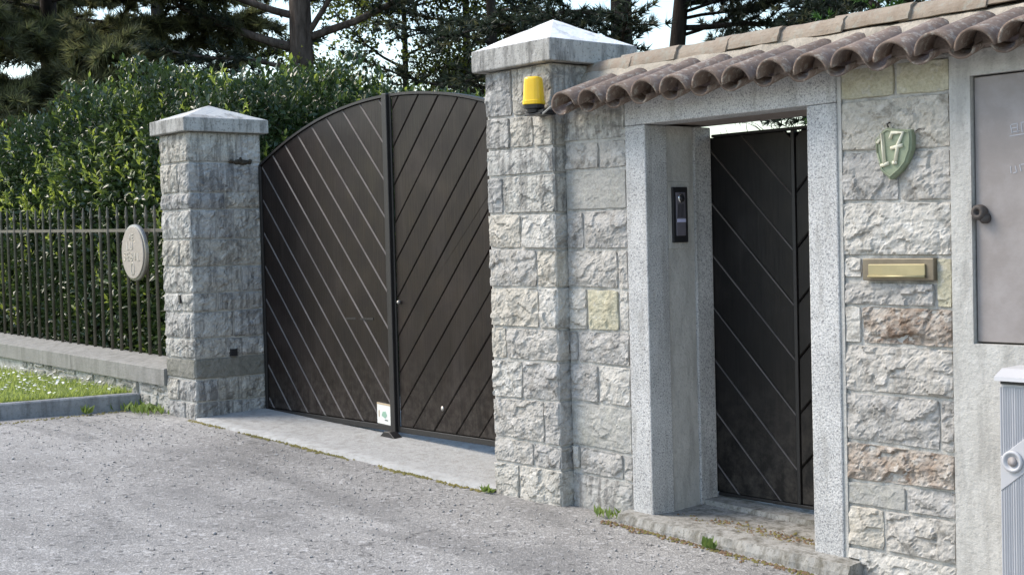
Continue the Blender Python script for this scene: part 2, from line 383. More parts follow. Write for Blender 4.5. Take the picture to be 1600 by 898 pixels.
M_BARK = mat_bark('pine_bark', (.055,.042,.034), (.15,.12,.10))
M_BARKD = mat_bark('dark_bark', (.03,.025,.021), (.07,.058,.05))

# ------------------------------------------------------------------ ground, road
GX = [-400, -40, -15, -10.9, -10.4, -6.5, -5.9, -5.5, -4.0, -3.0, 0, 15, 400]
GZ = [.35, .35, .16, .095, .085, -.048, -.055, -.07, -.14, -.19, -.28, -.5, -.5]
def gz(x): return float(np.interp(x, GX, GZ))
def sheet(name, xs, ys, zf, mat, smooth=True):
    V = []; F = []; nx, ny = len(xs), len(ys)
    for y in ys:
        for x in xs: V.append((x, y, zf(x, y)))
    for j in range(ny-1):
        for i in range(nx-1): F.append((j*nx+i, j*nx+i+1, (j+1)*nx+i+1, (j+1)*nx+i))
    o = big_mesh(name, V, F, mat, smooth=smooth); o['kind'] = 'structure'; return o
sheet('ground', GX, [-400, -60, -14, 0, 8, 60, 400], lambda x, y: gz(x)-.03, M_EARTH)
def road_z(x, y):
    return gz(x) + .006*noise.noise(Vector((x*1.1, y*1.1, 0))) + .003*noise.noise(Vector((x*5, y*5, 3)))
rx = sorted(set(list(np.arange(-24, 4.01, .14))+GX[2:11])); ry = list(np.arange(-13, .11, .14))
sheet('road', [-60]+rx+[12], [-20]+ry, road_z, M_ASPHALT)
sheet('driveway', list(np.linspace(-10.3, -6.6, 12)), [1.2, 3, 6, 10, 16], lambda x, y: gz(x)+.03, M_ASPHALT)
# concrete sill under the driveway gate
def sill():
    xs = np.linspace(-10.405, -6.545, 60); V = []; F = []
    ys = [-.13, -.115, 0.0, .25, .5, .8, 1.25]
    for y in ys:
        for x in xs:
            e = .02*noise.noise(Vector((x*2.2, 1, 0)))+.008*noise.noise(Vector((x*11, 2, 0)))
            edge = (y < -.05)
            z = gz(x)+.022+.03*max(0, y+.1)+.002*noise.noise(Vector((x*6, y*6, 5)))
            if y == ys[0]: z = gz(x)-.03
            yy = y + (e if edge else 0)
            if x < -10.25 and edge: yy += .05*(x+10.25)/-.155*.3
            V.append((x, yy, z))
    n = len(xs)
    for j in range(len(ys)-1):
        for i in range(n-1): F.append((j*n+i, j*n+i+1, (j+1)*n+i+1, (j+1)*n+i))
    o = big_mesh('gate_sill', V, F, M_SILL, smooth=False); o['kind'] = 'structure'
sill()

# ------------------------------------------------------------------ rock-faced stone
def hash3(p, k):
    v = noise.cell_vector(Vector((p[0]*97.13+k*13.7, p[1]*89.7+k*3.1, p[2]*71.3)))
    return v
def rock(p, seed):
    """chipped facet height about 0..1 at world point p (2-D coordinates in plane + seed)"""
    q = Vector((p[0]*9.0, p[1]*13.0, seed)); q += noise.noise_vector(q*1.3)*.25
    d, pts = noise.voronoi(q); c = pts[0]; hv = hash3(c, 1)
    h = .45*(hv.x-.5) + (q.x-c.x)*(hv.y-.5)*1.1 + (q.y-c.y)*(hv.z-.62)*1.2
    q2 = Vector((p[0]*30.0, p[1]*40.0, seed+9)); d2, pts2 = noise.voronoi(q2); c2 = pts2[0]; hv2 = hash3(c2, 2)
    h += .26*((hv2.x-.5)+(q2.x-c2.x)*(hv2.y-.5)*1.2+(q2.y-c2.y)*(hv2.z-.62)*1.3)
    h += .45*noise.noise(Vector((p[0]*5, p[1]*6, seed+4))) + .12*noise.noise(Vector((p[0]*60, p[1]*75, seed)))
    return h
def smooth01(a, b, x):
    t = min(1, max(0, (x-a)/(b-a))); return t*t*(3-2*t)
SEEDN = [0]
def stone(parent, x0, x1, quad, yf, depth, mat, amp=.022, side=False, res=.0105, bulge=.008, name='stone', gap=.0034, sideoff=0.0, res_side=None):
    """block: front face y=yf, x0..x1, quad=(zBL,zBR,zTL,zTR), rough front; side=True gives a rough +X face as well"""
    SEEDN[0] += 1; sd_ = SEEDN[0]*3.17
    W = x1-x0; H = ((quad[2]-quad[0])+(quad[3]-quad[1]))/2
    nu = max(4, int(W/res)); nw = max(4, int(H/res)); V = []; F = []
    def pt(u, w):
        zb = quad[0]+(quad[1]-quad[0])*u; zt = quad[2]+(quad[3]-quad[2])*u
        return x0+W*u, zb+(zt-zb)*w
    def edge_r(x, y, z): return gap+.0035*(1+noise.noise(Vector((x*9, y*9, z*9+sd_))))+.004*max(0, noise.noise(Vector((x*25, y*25, z*25+sd_))))
    jl, jr, jb, jt = [random.uniform(-.003, .003) for _ in range(4)]
    idx = {}
    for j in range(nw+1):
        for i in range(nu+1):
            u, w = i/nu, j/nw; x, z = pt(u, w)
            ex = min(u, 1-u)*W; ez = min(w, 1-w)*H
            e = min(ex, ez) if not (side and u > .5) else min(ex, ez)
            r = edge_r(x, yf, z)
            on = (i in (0, nu)) or (j in (0, nw))
            y = yf
            if i == 0: x += r+jl
            elif i == nu: x -= (r if not side else r*.6)
            if j == 0: z += r+jb
            elif j == nw: z -= r+jt
            cr = smooth01(0, .05, math.hypot(ex, ez))       # rounded corners
            if on and cr < 1:
                x += (.006*(1-cr))*(1 if u < .5 else -1); z += (.006*(1-cr))*(1 if w < .5 else -1)
            if on: y += r*.9
            else:
                k = smooth01(0, .014, e)
                h = rock((x, z), sd_)
                y -= k*(bulge*(1+.3*noise.noise(Vector((x*3, z*3, sd_))))*smooth01(0, .09, e) + amp*h)
                y = max(y, yf-.06)
                y += (1-k)*r*.35
            idx[(i, j)] = len(V); V.append((x, y, z))
    for j in range(nw):
        for i in range(nu): F.append((idx[(i, j)], idx[(i+1, j)], idx[(i+1, j+1)], idx[(i, j+1)]))
    def skirt(keys):
        prev = [idx[k] for k in keys]
        for dd in (.02, depth):
            cur = []
            for k in keys:
                p = V[idx[k]]; cur.append(len(V)); V.append((p[0], yf+dd if dd == depth else p[1]+dd, p[2]))
            for a in range(len(keys)-1): F.append((prev[a+1], prev[a], cur[a], cur[a+1]))
            prev = cur
    B = [(i, 0) for i in range(nu+1)]; T = [(i, nw) for i in range(nu+1)]
    Lk = [(0, j) for j in range(nw+1)]; Rk = [(nu, j) for j in range(nw+1)]
    skirt(B[::-1]); skirt(T); skirt(Lk)
    if not side: skirt(Rk[::-1])
    else:
        rs = res_side or res
        nd = max(4, int(depth/rs)); sidx = {}
        for j in range(nw+1):
            for i in range(nd+1):
                if i == 0: sidx[(0, j)] = idx[(nu, j)]; continue
                v = i/nd; w = j/nw; y = yf+depth*v; p0 = V[idx[(nu, j)]]; x = x1; z = pt(1, w)[1]
                ey = min(v, 1-v)*depth; ez = min(w, 1-w)*H; e = min(ey, ez); r = edge_r(x, y, z)
                on = (i == nd) or j in (0, nw)
                if j == 0: z += r+jb
                elif j == nw: z -= r+jt
                if i == nd: y -= r
                if on: x -= r*.6
                else:
                    k = smooth01(0, .028, e); x += k*(bulge*.6*smooth01(0, .09, e)+amp*.75*rock((y+7, z), sd_))
                    x = min(x, x1+.045)
                sidx[(i, j)] = len(V); V.append((x, y, z))
        for j in range(nw):
            for i in range(nd): F.append((sidx[(i, j)], sidx[(i+1, j)], sidx[(i+1, j+1)], sidx[(i, j+1)]))
        top = [sidx[(i, nw)] for i in range(nd+1)]; bot = [sidx[(i, 0)] for i in range(nd+1)]
        for row, flip in ((top, 1), (bot, 0)):
            cur = []
            for a in row: p = V[a]; cur.append(len(V)); V.append((p[0]-.06, p[1], p[2]))
            for a in range(nd): F.append((row[a], row[a+1], cur[a+1], cur[a]) if flip else (row[a+1], row[a], cur[a], cur[a+1]))
        bk = [sidx[(nd, j)] for j in range(nw+1)]; cur = []
        for a in bk: p = V[a]; cur.append(len(V)); V.append((p[0]-.06, p[1], p[2]))
        for a in range(nw): F.append((bk[a+1], cur[a+1], cur[a], bk[a])[::-1])
    return mesh_obj(name, V, F, mat, parent, smooth=False)
def stone_side(parent, xs, y0, y1, quad, mat, amp=.02, res=.0125):
    """block showing a rough +X face at x=xs between y0..y1"""
    SEEDN[0] += 1; sd_ = SEEDN[0]*3.17; W = y1-y0; H = quad[2]-quad[0]
    nu = max(4, int(W/res)); nw = max(4, int(H/res)); V = []; F = []; idx = {}
    for j in range(nw+1):
        for i in range(nu+1):
            u, w = i/nu, j/nw; y = y0+W*u; zb = quad[0]+(quad[1]-quad[0])*u; zt = quad[2]+(quad[3]-quad[2])*u; z = zb+(zt-zb)*w; x = xs
            e = min(min(u, 1-u)*W, min(w, 1-w)*H); r = .003+.004*(1+noise.noise(Vector((y*9, z*9, sd_))))
            on = i in (0, nu) or j in (0, nw)
            if i == 0: y += r
            if i == nu: y -= r
            if j == 0: z += r
            if j == nw: z -= r
            if on: x -= r*.8
            else:
                k = smooth01(0, .028, e); x += min(.045, k*(.008*smooth01(0, .09, e)+amp*rock((y+7, z), sd_)))
            idx[(i, j)] = len(V); V.append((x, y, z))
    for j in range(nw):
        for i in range(nu): F.append((idx[(i, j)], idx[(i+1, j)], idx[(i+1, j+1)], idx[(i, j+1)]))
    loop = [(i, 0) for i in range(nu)]+[(nu, j) for j in range(nw)]+[(i, nw) for i in range(nu, 0, -1)]+[(0, j) for j in range(nw, 0, -1)]
    cur = []
    for k in loop: p = V[idx[k]]; cur.append(len(V)); V.append((p[0]-.1, p[1], p[2]))
    n = len(loop)
    for a in range(n): b = (a+1) % n; F.append((idx[loop[b]], idx[loop[a]], cur[a], cur[b]))
    return mesh_obj('stone', V, F, mat, parent, smooth=False)

RP = ([(2.536,2.541),(2.261,2.243),(2.067,2.054),(1.9,1.898),(1.675,1.664),(1.47,1.451),(1.226,1.228),(.988,.984),(.788,.793),(.549,.564),(.313,.298),(.158,.155),(-.12,-.12)],
      [[-6.284],[-6.311,-6.102],[],[-6.392],[-6.234],[-6.098],[-6.09],[-6.392],[-6.252],[-6.064],[-6.166],[-6.306]])
WA = ([(2.345,2.351),(2.074,2.06),(1.907,1.903),(1.674,1.669),(1.449,1.446),(1.231,1.216),(.976,.981),(.791,.781),(.564,.554),(.308,.286),(.145,.132),(-.13,-.13)],
      [[],[-5.642],[],[-5.781],[-5.509],[-5.765,-5.507],[-5.852],[-5.687],[],[-5.854,-5.5],[]])
WB = ([(2.295,2.276),(2.13,2.121),(1.889,1.871),(1.652,1.636),(1.392,1.385),(1.16,1.15),(.975,.97),(.747,.743),(.511,.498),(.317,.328),(.199,.195),(.001,-.007),(-.23,-.23)],
      [[-3.678],[],[-3.663],[],[-3.872,-3.483],[-3.882],[],[-3.47],[],[-3.654],[-3.776],[]])
LF = ([(2.485,2.485),(2.236,2.233),(1.982,1.984),(1.842,1.837),(1.594,1.593),(1.366,1.367),(1.14,1.146),(.98,.986),(.762,.761),(.593,.597),(.425,.419),(.228,.232),(.03,.03)],
      [[],[-10.605],[],[],[-10.621],[],[-10.617],[-10.487],[],[],[-10.705],[-10.603]])
LS = ([(2.485,2.485),(2.233,2.236),(1.984,1.999),(1.837,1.851),(1.593,1.592),(1.367,1.361),(1.146,1.14),(.986,.992),(.761,.756),(.597,.598),(.419,.426),(.232,.224),(.03,.03)],
      [[.366],[],[.241],[.158,.321],[],[.378],[.144],[.288],[.214],[],[.125],[.256]])
def row_quads(face, i, e0, e1):
    z, j = face; (tl, tr), (bl, br) = z[i], z[i+1]
    xs = [e0]+j[i]+[e1]; out = []
    for a, b in zip(xs[:-1], xs[1:]):
        f = lambda x, l, r: l+(r-l)*(x-e0)/(e1-e0)
        out.append((a, b, (f(a, bl, br), f(b, bl, br), f(a, tl, tr), f(b, tl, tr))))
    return out

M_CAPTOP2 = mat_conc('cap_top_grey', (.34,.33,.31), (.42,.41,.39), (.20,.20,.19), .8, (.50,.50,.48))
def cap(parent, x0, x1, y0, y1, z0, z1, za, ax, ay, mtop=None):
    b = MB().box(x0, x1, y0, y1, z0, z1, .008)
    c = b.obj('cap', M_CAP, parent)
    # weathered pyramid top, gridded so that its surface is uneven
    V = []; F = []; n = 10; corners = [(x0+.012,y0+.012),(x1-.012,y0+.012),(x1-.012,y1-.012),(x0+.012,y1-.012)]
    for k in range(4):
        p, q = corners[k], corners[(k+1) % 4]; base = len(V)
        for j in range(n+1):
            t = j/n
            for i in range(n+1):
                s = i/n; ex = p[0]+(q[0]-p[0])*s; ey = p[1]+(q[1]-p[1])*s
                x = ex+(ax-ex)*t; y = ey+(ay-ey)*t
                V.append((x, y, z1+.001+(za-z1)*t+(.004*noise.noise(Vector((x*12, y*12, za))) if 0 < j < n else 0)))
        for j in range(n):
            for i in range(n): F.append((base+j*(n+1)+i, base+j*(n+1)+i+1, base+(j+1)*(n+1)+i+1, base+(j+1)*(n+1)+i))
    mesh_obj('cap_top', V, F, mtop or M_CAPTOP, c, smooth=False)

# ------------------------------------------------------------------ right gate pillar
rp = empty('gate_pillar', (-6.23, .2, gz(-6.2)), 'wide stone gate pillar right of the driveway gate, yellow lamp on its face', 'pillar', 'stone gate pillars')
MB().box(-6.525, -5.939, -.078, .54, -.2, 2.536).obj('mortar_core', M_MORTAR, rp)
for i in range(12):
    qs = row_quads(RP, i, -6.537, -5.927)
    for k, (a, b, q) in enumerate(qs):
        last = k == len(qs)-1
        mt = M_STONE2 if i in (0, 1, 2, 3) else M_STONE
        stone(rp, a, b, q, -.09, (.5 if i == 0 else .25) if last else .1, mt, amp=.011 if i == 2 else (.020 if i > 3 else .016), side=last)
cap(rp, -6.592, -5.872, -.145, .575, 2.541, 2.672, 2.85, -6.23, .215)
# ------------------------------------------------------------------ left gate pillar
lp = empty('gate_pillar', (-10.67, .25, gz(-10.6)), 'narrower stone gate pillar beside the iron railings, left of the driveway gate', 'pillar', 'stone gate pillars')
MB().box(-10.923, -10.422, -.078, .59, -.1, 2.484).obj('mortar_core', M_MORTAR, lp)
for i in range(12):
    qf = row_quads(LF, i, -10.935, -10.41); qs = row_quads(LS, i, -.09, .6)
    mt = M_BAND if i == 9 else M_STONE2; am = .003 if i == 9 else .02
    for k, (a, b, q) in enumerate(qf):
        last = k == len(qf)-1
        mm = M_SMOOTH if (i == 9) else mt
        stone(lp, a, b, q, -.09, (qs[0][1]+.09) if last else .1, (M_BAND if i == 9 else mt), amp=am, side=last, res=.016, bulge=.003 if i == 9 else .012)
    for (a, b, q) in qs[1:]: stone_side(lp, -10.41, a, b, q, mt, am, res=.016)
MB().box(-10.43, -10.385, .24, .30, .6, .66).obj('socket_hole', M_BLACK, lp)
MB().box(-10.625, -10.60, -.11, -.06, 1.06, 1.13).obj('slot_hole', M_BLACK, lp)
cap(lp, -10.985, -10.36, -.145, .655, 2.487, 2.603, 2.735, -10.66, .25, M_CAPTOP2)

V = []; F = []; rm_ = random.Random(4)
for k in range(60):                                               # dark moss grown out of the joint below the cap
    y = rm_.gauss(.40, .045); z = 2.238+abs(rm_.gauss(0, .012))-.004; r = rm_.uniform(.008, .02); b = len(V); x = -10.41+rm_.uniform(0, .012)
    V.append((x+r*.8, y, z))
    for j in range(6): V.append((x-.004, y+r*1.3*math.cos(j*math.pi/3), z+r*math.sin(j*math.pi/3)))
    for j in range(6): F.append((b, b+1+j, b+1+(j+1) % 6))
mesh_obj('moss_tuft', V, F, mat_plain('dark_moss', (.05,.04,.028), .95, .4, 30, 0), lp)['kind'] = 'stuff'
# ------------------------------------------------------------------ boundary wall with door surround and tiled coping
bw = empty('boundary_wall', (-4.2, .28, gz(-4.2)), 'stone wall with granite door surround under a coping of barrel roof tiles', 'wall')
MB().box(-5.926, -5.424, .011, .55, -.25, 2.30).obj('mortar_core', M_MORTAR, bw)
MB().box(-3.992, -3.392, .011, .55, -.35, 2.30).obj('mortar_core', M_MORTAR, bw)
WA_SM = {2: M_SMOOTH, 8: M_SMOOTH}
for i in range(11):
    for k, (a, b, q) in enumerate(row_quads(WA, i, -5.927, -5.424)):
        mt = WA_SM.get(i, M_STONE2 if i in (0, 10) else M_STONE)
        am = .004 if i == 2 else (.008 if i in (8, 10) else .018)
        if (i, k) in ((5, 1),): mt = M_YEL; am = .012
        stone(bw, a, b, q, 0.0, .1, mt, amp=am, bulge=.004 if i in (2, 8) else .012)
for i in range(12):
    for k, (a, b, q) in enumerate(row_quads(WB, i, -3.985, -3.392)):
        mt = M_STONE; am = .020
        if i == 0: mt = M_YEL; am = .006
        if (i, k) == (4, 2): mt = M_YEL; am = .008
        if (i, k) in ((5, 1), (8, 0)): mt = M_BRN; am = .03
        if (i, k) in ((5, 0), (9, 0)): am = .006
        if (i, k) == (9, 0): mt = M_SMOOTH
        if (i, k) == (4, 0):
            zm = 1.285; stone(bw, a, b, (zm, zm, q[2], q[3]), 0, .1, mt, amp=.02); continue
        if (i, k) == (4, 1):
            stone(bw, -3.982, b, (q[0], q[1], 1.275, 1.272), 0, .1, mt, amp=.024); continue
        stone(bw, a, b, q, 0.0, .1, mt, amp=am, bulge=.004 if am < .01 else .010)
# fill so that the lower left of the letter slot course is closed
def granite_block(name, x0, x1, y0, y1, z0, z1, parent, zb=None):
    b = MB().box(x0, x1, y0, y1, z0, z1, .006); return b.obj(name, M_GRANITE, parent)
ds = granite_block('door_lintel', -5.415, -3.998, -.014, .16, 2.128, 2.30, bw)
granite_block('jamb', -5.415, -5.262, -.014, .16, -.04, 2.126, bw)
granite_block('jamb', -5.415, -5.258, .385, .525, -.04, 2.126, bw)
granite_block('jamb', -4.172, -3.998, -.013, .16, -.075, 2.126, bw)
granite_block('jamb', -4.176, -3.998, .385, .525, -.08, 2.126, bw)
MB().box(-5.42, -5.272, .162, .383, -.1, 2.126).obj('plaster_reveal', M_PLASTER, bw)
MB().box(-4.162, -3.994, .162, .383, -.1, 2.126).obj('plaster_reveal', M_PLASTER, bw)
MB().box(-5.42, -3.994, .162, .56, 2.138, 2.30).obj('inner_beam', M_BEAM, bw)
MB().box(-3.9975, -3.976, -.004, .0055, -.3, 2.30).obj('mortar_joint', M_PLASTER, bw)
# meter niche framed in cement plaster
fr = MB()
PO = [(-3.391,-.4),(-1.7,-.4),(-1.7,2.30),(-3.391,2.30)]; PI = [(-3.289,1.0),(-2.551,1.0),(-2.551,2.177),(-3.289,2.177)]
vs_ = [(a, y, b) for y in (-.012, .55) for P_ in (PO, PI) for a, b in P_]; fs_ = []
for i in range(4):
    j = (i+1) % 4; fs_ += [[i, j, 4+j, 4+i], [8+i, 12+i, 12+j, 8+j], [i, 8+i, 8+j, j], [4+i, 4+j, 12+j, 12+i]]
fr.add(vs_, fs_); fr.box(-3.288, -2.552, .06, .55, 1.002, 2.176)
fr.obj('plaster_panel', M_PLASTER, bw)
md = empty('meter_door', (-2.92, .0, 1.0), 'grey brown sheet metal cupboard door set in the cement panel', 'metal door')
MB().box(-3.282, -2.558, .012, .03, 1.008, 2.170, .003).obj('door_sheet', M_ZINC, md)
kn = MB().lathe([(.006,.0),(.03,.0),(.034,.012),(.034,.035),(.026,.045),(.014,.045),(.012,.03),(.0,.03)], (-3.252, .012, 1.578), 'Y', 20).obj('lock_knob', M_RUST, md, True)
MB().lathe([(.0,.0),(.024,.0),(.024,.02),(.012,.034),(.0,.034)], (-3.232, .012, 1.552), 'Y', 14).obj('lock_knob', M_RUST, md, True)
# faint painted strokes on the sheet
mk = MB()
for (xa, za, xb, zb) in ((-3.112,1.948,-3.104,1.912),(-3.108,1.950,-3.078,1.953),(-3.106,1.934,-3.082,1.936),(-3.080,1.952,-3.078,1.914),(-3.062,1.955,-3.058,1.915),(-3.06,1.955,-3.03,1.958),(-3.116,1.901,-3.03,1.908),(-3.10,1.918,-3.07,1.92),
                         (-3.114,1.772,-3.112,1.742),(-3.092,1.772,-3.086,1.745),(-3.086,1.745,-3.102,1.742),(-3.072,1.776,-3.066,1.748),(-3.066,1.776,-3.04,1.778)):
    d = Vector((xb-xa, zb-za)).normalized()*.0022; nx, nz = -d.y, d.x
    mk.prism_xz([(xa+nx, za+nz), (xb+nx, zb+nz), (xb-nx, zb-nz), (xa-nx, za-nz)][::-1], .0105, .0125)
mk.obj('paint_mark', M_MARK, md)

# tiled coping: one part, every tile a sub-part
M_BED = mat_plain('brown_mortar', (.21,.165,.14), .95, .25, 14, .015, 40, dirt=(.13,.10,.09))
SL = math.atan(.36); EY = -.235; 
roof = MB()
rb = []
for x in (-5.925, -1.7):
    rb += [(x, -.03, 2.286), (x, .16, 2.385), (x, .27, 2.44), (x, .38, 2.385), (x, .66, 2.27), (x, .66, 2.19), (x, .56, 2.302), (x, .02, 2.302), (x, -.03, 2.27)]
n9 = 9; roof.add(rb, [list(range(n9)), list(range(n9, 2*n9))[::-1]]+[[i, n9+i, n9+(i+1) % n9, (i+1) % n9] for i in range(n9)])
roof = roof.obj('tile_bed', M_MORTAR, bw)
def tile_mesh(name, r0, r1, length, th, convex, mat):
    V = []; F = []; nl = 8; na = 14
    for s_ in (0, 1):
        for j in range(nl+1):
            t = j/nl; r = (r0+(r1-r0)*t)-(th if s_ else 0)
            for i in range(na+1):
                a = math.pi*(i/na) if convex else math.pi*(1+i/na)
                a = math.pi/2+(a-math.pi/2)*.93 if convex else 3*math.pi/2+(a-3*math.pi/2)*.93
                x = r*math.cos(a); z = r*math.sin(a)*(1.0 if convex else .8)
                w = .002*noise.noise(Vector((x*30, t*9, r0*100)))
                V.append((x+w, t*length, z+w))
    A = (nl+1)*(na+1)
    for j in range(nl):
        for i in range(na):
            a = j*(na+1)+i; F.append((a, a+na+1, a+na+2, a+1)); F.append((A+a, A+a+1, A+a+na+2, A+a+na+1))
    for i in range(na):
        F.append((i, i+1, A+i+1, A+i)); b = nl*(na+1)+i; F.append((b, A+b, A+b+1, b+1))
    for j in range(nl):
        a = j*(na+1); F.append((a, A+a, A+a+na+1, a+na+1)); b = a+na; F.append((b, b+na+1, A+b+na+1, A+b))
    me = bpy.data.meshes.new(name); me.from_pydata(V, [], F); me.materials.append(mat)
    me.polygons.foreach_set('use_smooth', np.ones(len(F), dtype=bool)); me.update()
    return me
covers = [tile_mesh('cover_tile', .096+.002*k, .082, .43, .0125, True, M_TILE) for k in range(3)]
pans = [tile_mesh('pan_tile', .066, .056, .43, .0125, False, M_TILE) for k in range(1)]
x = -5.65; k = 0
cx = [-5.65,-5.445,-5.232,-5.022,-4.82,-4.605,-4.398,-4.195,-3.975,-3.768,-3.535,-3.318,-3.122,-2.92,-2.71,-2.50,-2.29,-2.08,-1.87]
for i, x in enumerate(cx):
    zc = 2.235+.025*(x+5.65)/2.7*.9 + random.uniform(-.004, .004)
    share('cover_tile', covers[i % 3], (x+random.uniform(-.004, .004), EY+random.uniform(-.024, .02), zc), roof, (SL+random.uniform(-.02, .02), random.uniform(-.05, .05), random.uniform(-.045, .045)))
for i in range(len(cx)):
    x = (cx[i]+cx[i-1])/2 if i else cx[0]-.105
    zc = 2.262+.025*(x+5.65)/2.7*.9
    share('pan_tile', pans[0], (x, EY+.05+random.uniform(-.012, .012), zc), roof, (SL, random.uniform(-.03, .03), 0))
for i, x in enumerate(cx):
    zc = 2.235+.025*(x+5.65)/2.7*.9; rr_ = .080; dz = .36*.125
    MB().prism_xz([(x+rr_*math.cos(a), zc+dz+rr_*.96*math.sin(a)) for a in np.linspace(0, math.pi, 11)]+[(x-rr_, zc+dz-.012), (x+rr_, zc+dz-.012)], EY+.11+random.uniform(-.015, .02), EY+.3, .004).obj('mortar_fill', M_BED, roof)
rm = tile_mesh('ridge_tile', .104, .090, .46, .016, True, M_RIDGE)
for q in rm.vertices:                                             # flattened crown, straight flanks, chipped rims
    x_, z_ = q.co.x, q.co.z; k_ = min(1.0, .088/max(1e-6, abs(z_)*.98)); q.co.z = min(z_*1.12, .094 if z_ > .075 else z_*1.12)
    q.co.y += .012*noise.noise(Vector((x_*40, q.co.y*6, z_*40))) if q.co.y < .01 or q.co.y > .44 else 0
    q.co.z += .004*noise.noise(Vector((x_*20, q.co.y*20, z_*20)))
rm.polygons.foreach_set('use_smooth', np.zeros(len(rm.polygons), dtype=bool))
rx_ = [-5.95,-5.60,-5.23,-4.885,-4.49,-4.11,-3.71,-3.33,-2.95,-2.57,-2.19]
for i, x in enumerate(rx_):
    share('ridge_tile', rm, (x+.40, .27, 2.462+.012*(i/3)+(.008 if i % 2 else 0)), roof, (0, 0, R(90)+random.uniform(-.015, .015)))
M_BED2 = mat_plain('tan_mortar', (.36,.32,.26), .95, .2, 14, .02, 35, dirt=(.20,.17,.13))
nb = 60; V = []; F = []
for i in range(nb+1):
    x = -5.925+(4.2)*i/nb
    for (y, z) in ((.095, 2.36), (.13, 2.43), (.172, 2.485), (.27, 2.52), (.37, 2.47), (.46, 2.38)):
        V.append((x, y+.014*noise.noise(Vector((x*9, y*30, 1))), z+.012*noise.noise(Vector((x*8, y*20, 7)))))
for i in range(nb):
    for j in range(5): F.append((i*6+j, (i+1)*6+j, (i+1)*6+j+1, i*6+j+1))
mesh_obj('ridge_bed', V, F, M_BED2, bw, smooth=True)

# doorstep
V = []; F = []
xs = np.linspace(-5.45, -3.90, 46); prof = [(-.125,-.14),(-.118,-.045),(-.10,-.006),(-.06,.0),(.0,.004),(.1,0),(.2,-.004),(.3,0),(.40,.004),(.41,.03),(.55,.032),(.75,.03)]
for x in xs:
    top = -.022+(-.068+.022)*(x+5.45)/1.55
    for (y, dz) in prof:
        yy = y+(.018*noise.noise(Vector((x*4, 3, 0)))+.01*noise.noise(Vector((x*14, 5, 0))) if y < -.05 else 0)
        xx = x
        if x == xs[0]: xx += .02*noise.noise(Vector((y*9, 2, 9)))
        z = top+dz+.006*noise.noise(Vector((x*7, y*7, 2)))
        if dz < -.1: z = gz(x)-.05
        V.append((xx, yy, z))
n = len(prof)
for i in range(len(xs)-1):
    for j in range(n-1): F.append((i*n+j, (i+1)*n+j, (i+1)*n+j+1, i*n+j+1))
for e, flip in ((0, False), (len(xs)-1, True)):
    b = len(V); 
    for (y, dz) in prof: V.append((xs[e], y, gz(xs[e])-.05))
    for j in range(n-1):
        q = (e*n+j, e*n+j+1, b+j+1, b+j); F.append(q if not flip else q[::-1])
st = mesh_obj('doorstep', V, F, M_STEP, smooth=False); tag(st, 'worn mossy concrete step under the open-topped pedestrian door', 'step')

# ------------------------------------------------------------------ pedestrian door
def planked(parent, poly, slope, anchors, y0, y1, mat, gap, bev, bounds, worn=None):  # worn: paler material that paints sky light onto the upward bevels
    """diagonal boards clipped to poly; board edges are lines z = slope*(x-x0)+a for a in anchors"""
    x0, edges = anchors; L = math.hypot(1, slope)
    for a, b in zip(edges[:-1], edges[1:]):
        p = clip_half(poly, -slope, 1, b-slope*x0-gap*L/2)
        if len(p) >= 3: p = clip_half(p, slope, -1, -(a-slope*x0+gap*L/2))
        if len(p) < 3: continue
        ar = abs(sum(p[i][0]*p[(i+1) % len(p)][1]-p[(i+1) % len(p)][0]*p[i][1] for i in range(len(p))))/2
        if ar < .0012: continue
        area = sum(p[i][0]*p[(i+1) % len(p)][1]-p[(i+1) % len(p)][0]*p[i][1] for i in range(len(p)))
        if area < 0: p = p[::-1]
        dy = random.uniform(-.0015, .0015)
        n_ = len(p); ob = MB().prism_xz(p, y0+dy, y1, bev).obj('plank', [mat, worn or mat], parent)
        if worn:                                                  # sky light painted as a paler colour on each board's upper arris
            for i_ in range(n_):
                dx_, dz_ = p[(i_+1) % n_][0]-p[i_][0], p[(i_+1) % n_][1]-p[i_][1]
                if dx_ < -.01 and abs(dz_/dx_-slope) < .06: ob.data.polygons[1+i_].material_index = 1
pd = empty('pedestrian_door', (-4.7, .53, 0), 'near black boarded pedestrian door under the granite lintel, sky showing above it', 'door')
MB().box(-5.285, -4.18, .557, .575, .04, 2.06).obj('backing_board', M_DOORW, pd)
planked(pd, [(-5.285,.03),(-4.69,.03),(-4.69,2.068),(-5.285,2.068)], -1.0, (-4.7, [-.67+.3*k for k in range(-3, 16)]), .53, .556, M_DOORW, .003, .0055, None, M_SKYEDGE)
planked(pd, [(-4.665,.03),(-4.18,.03),(-4.18,2.068),(-4.665,2.068)], 1.0, (-4.655, [-.66+.3*k for k in range(-6, 14)]), .53, .556, M_DOORW, .004, .008, None)
MB().box(-4.689, -4.666, .522, .556, .03, 2.068, .003).obj('center_stile', M_STEEL, pd)
MB().box(-5.256, -4.176, .526, .58, 2.069, 2.085, .003).obj('top_rail', M_STEEL, pd)
MB().box(-5.256, -4.176, .524, .575, .012, .03, .003).obj('bottom_rail', M_STEEL, pd)

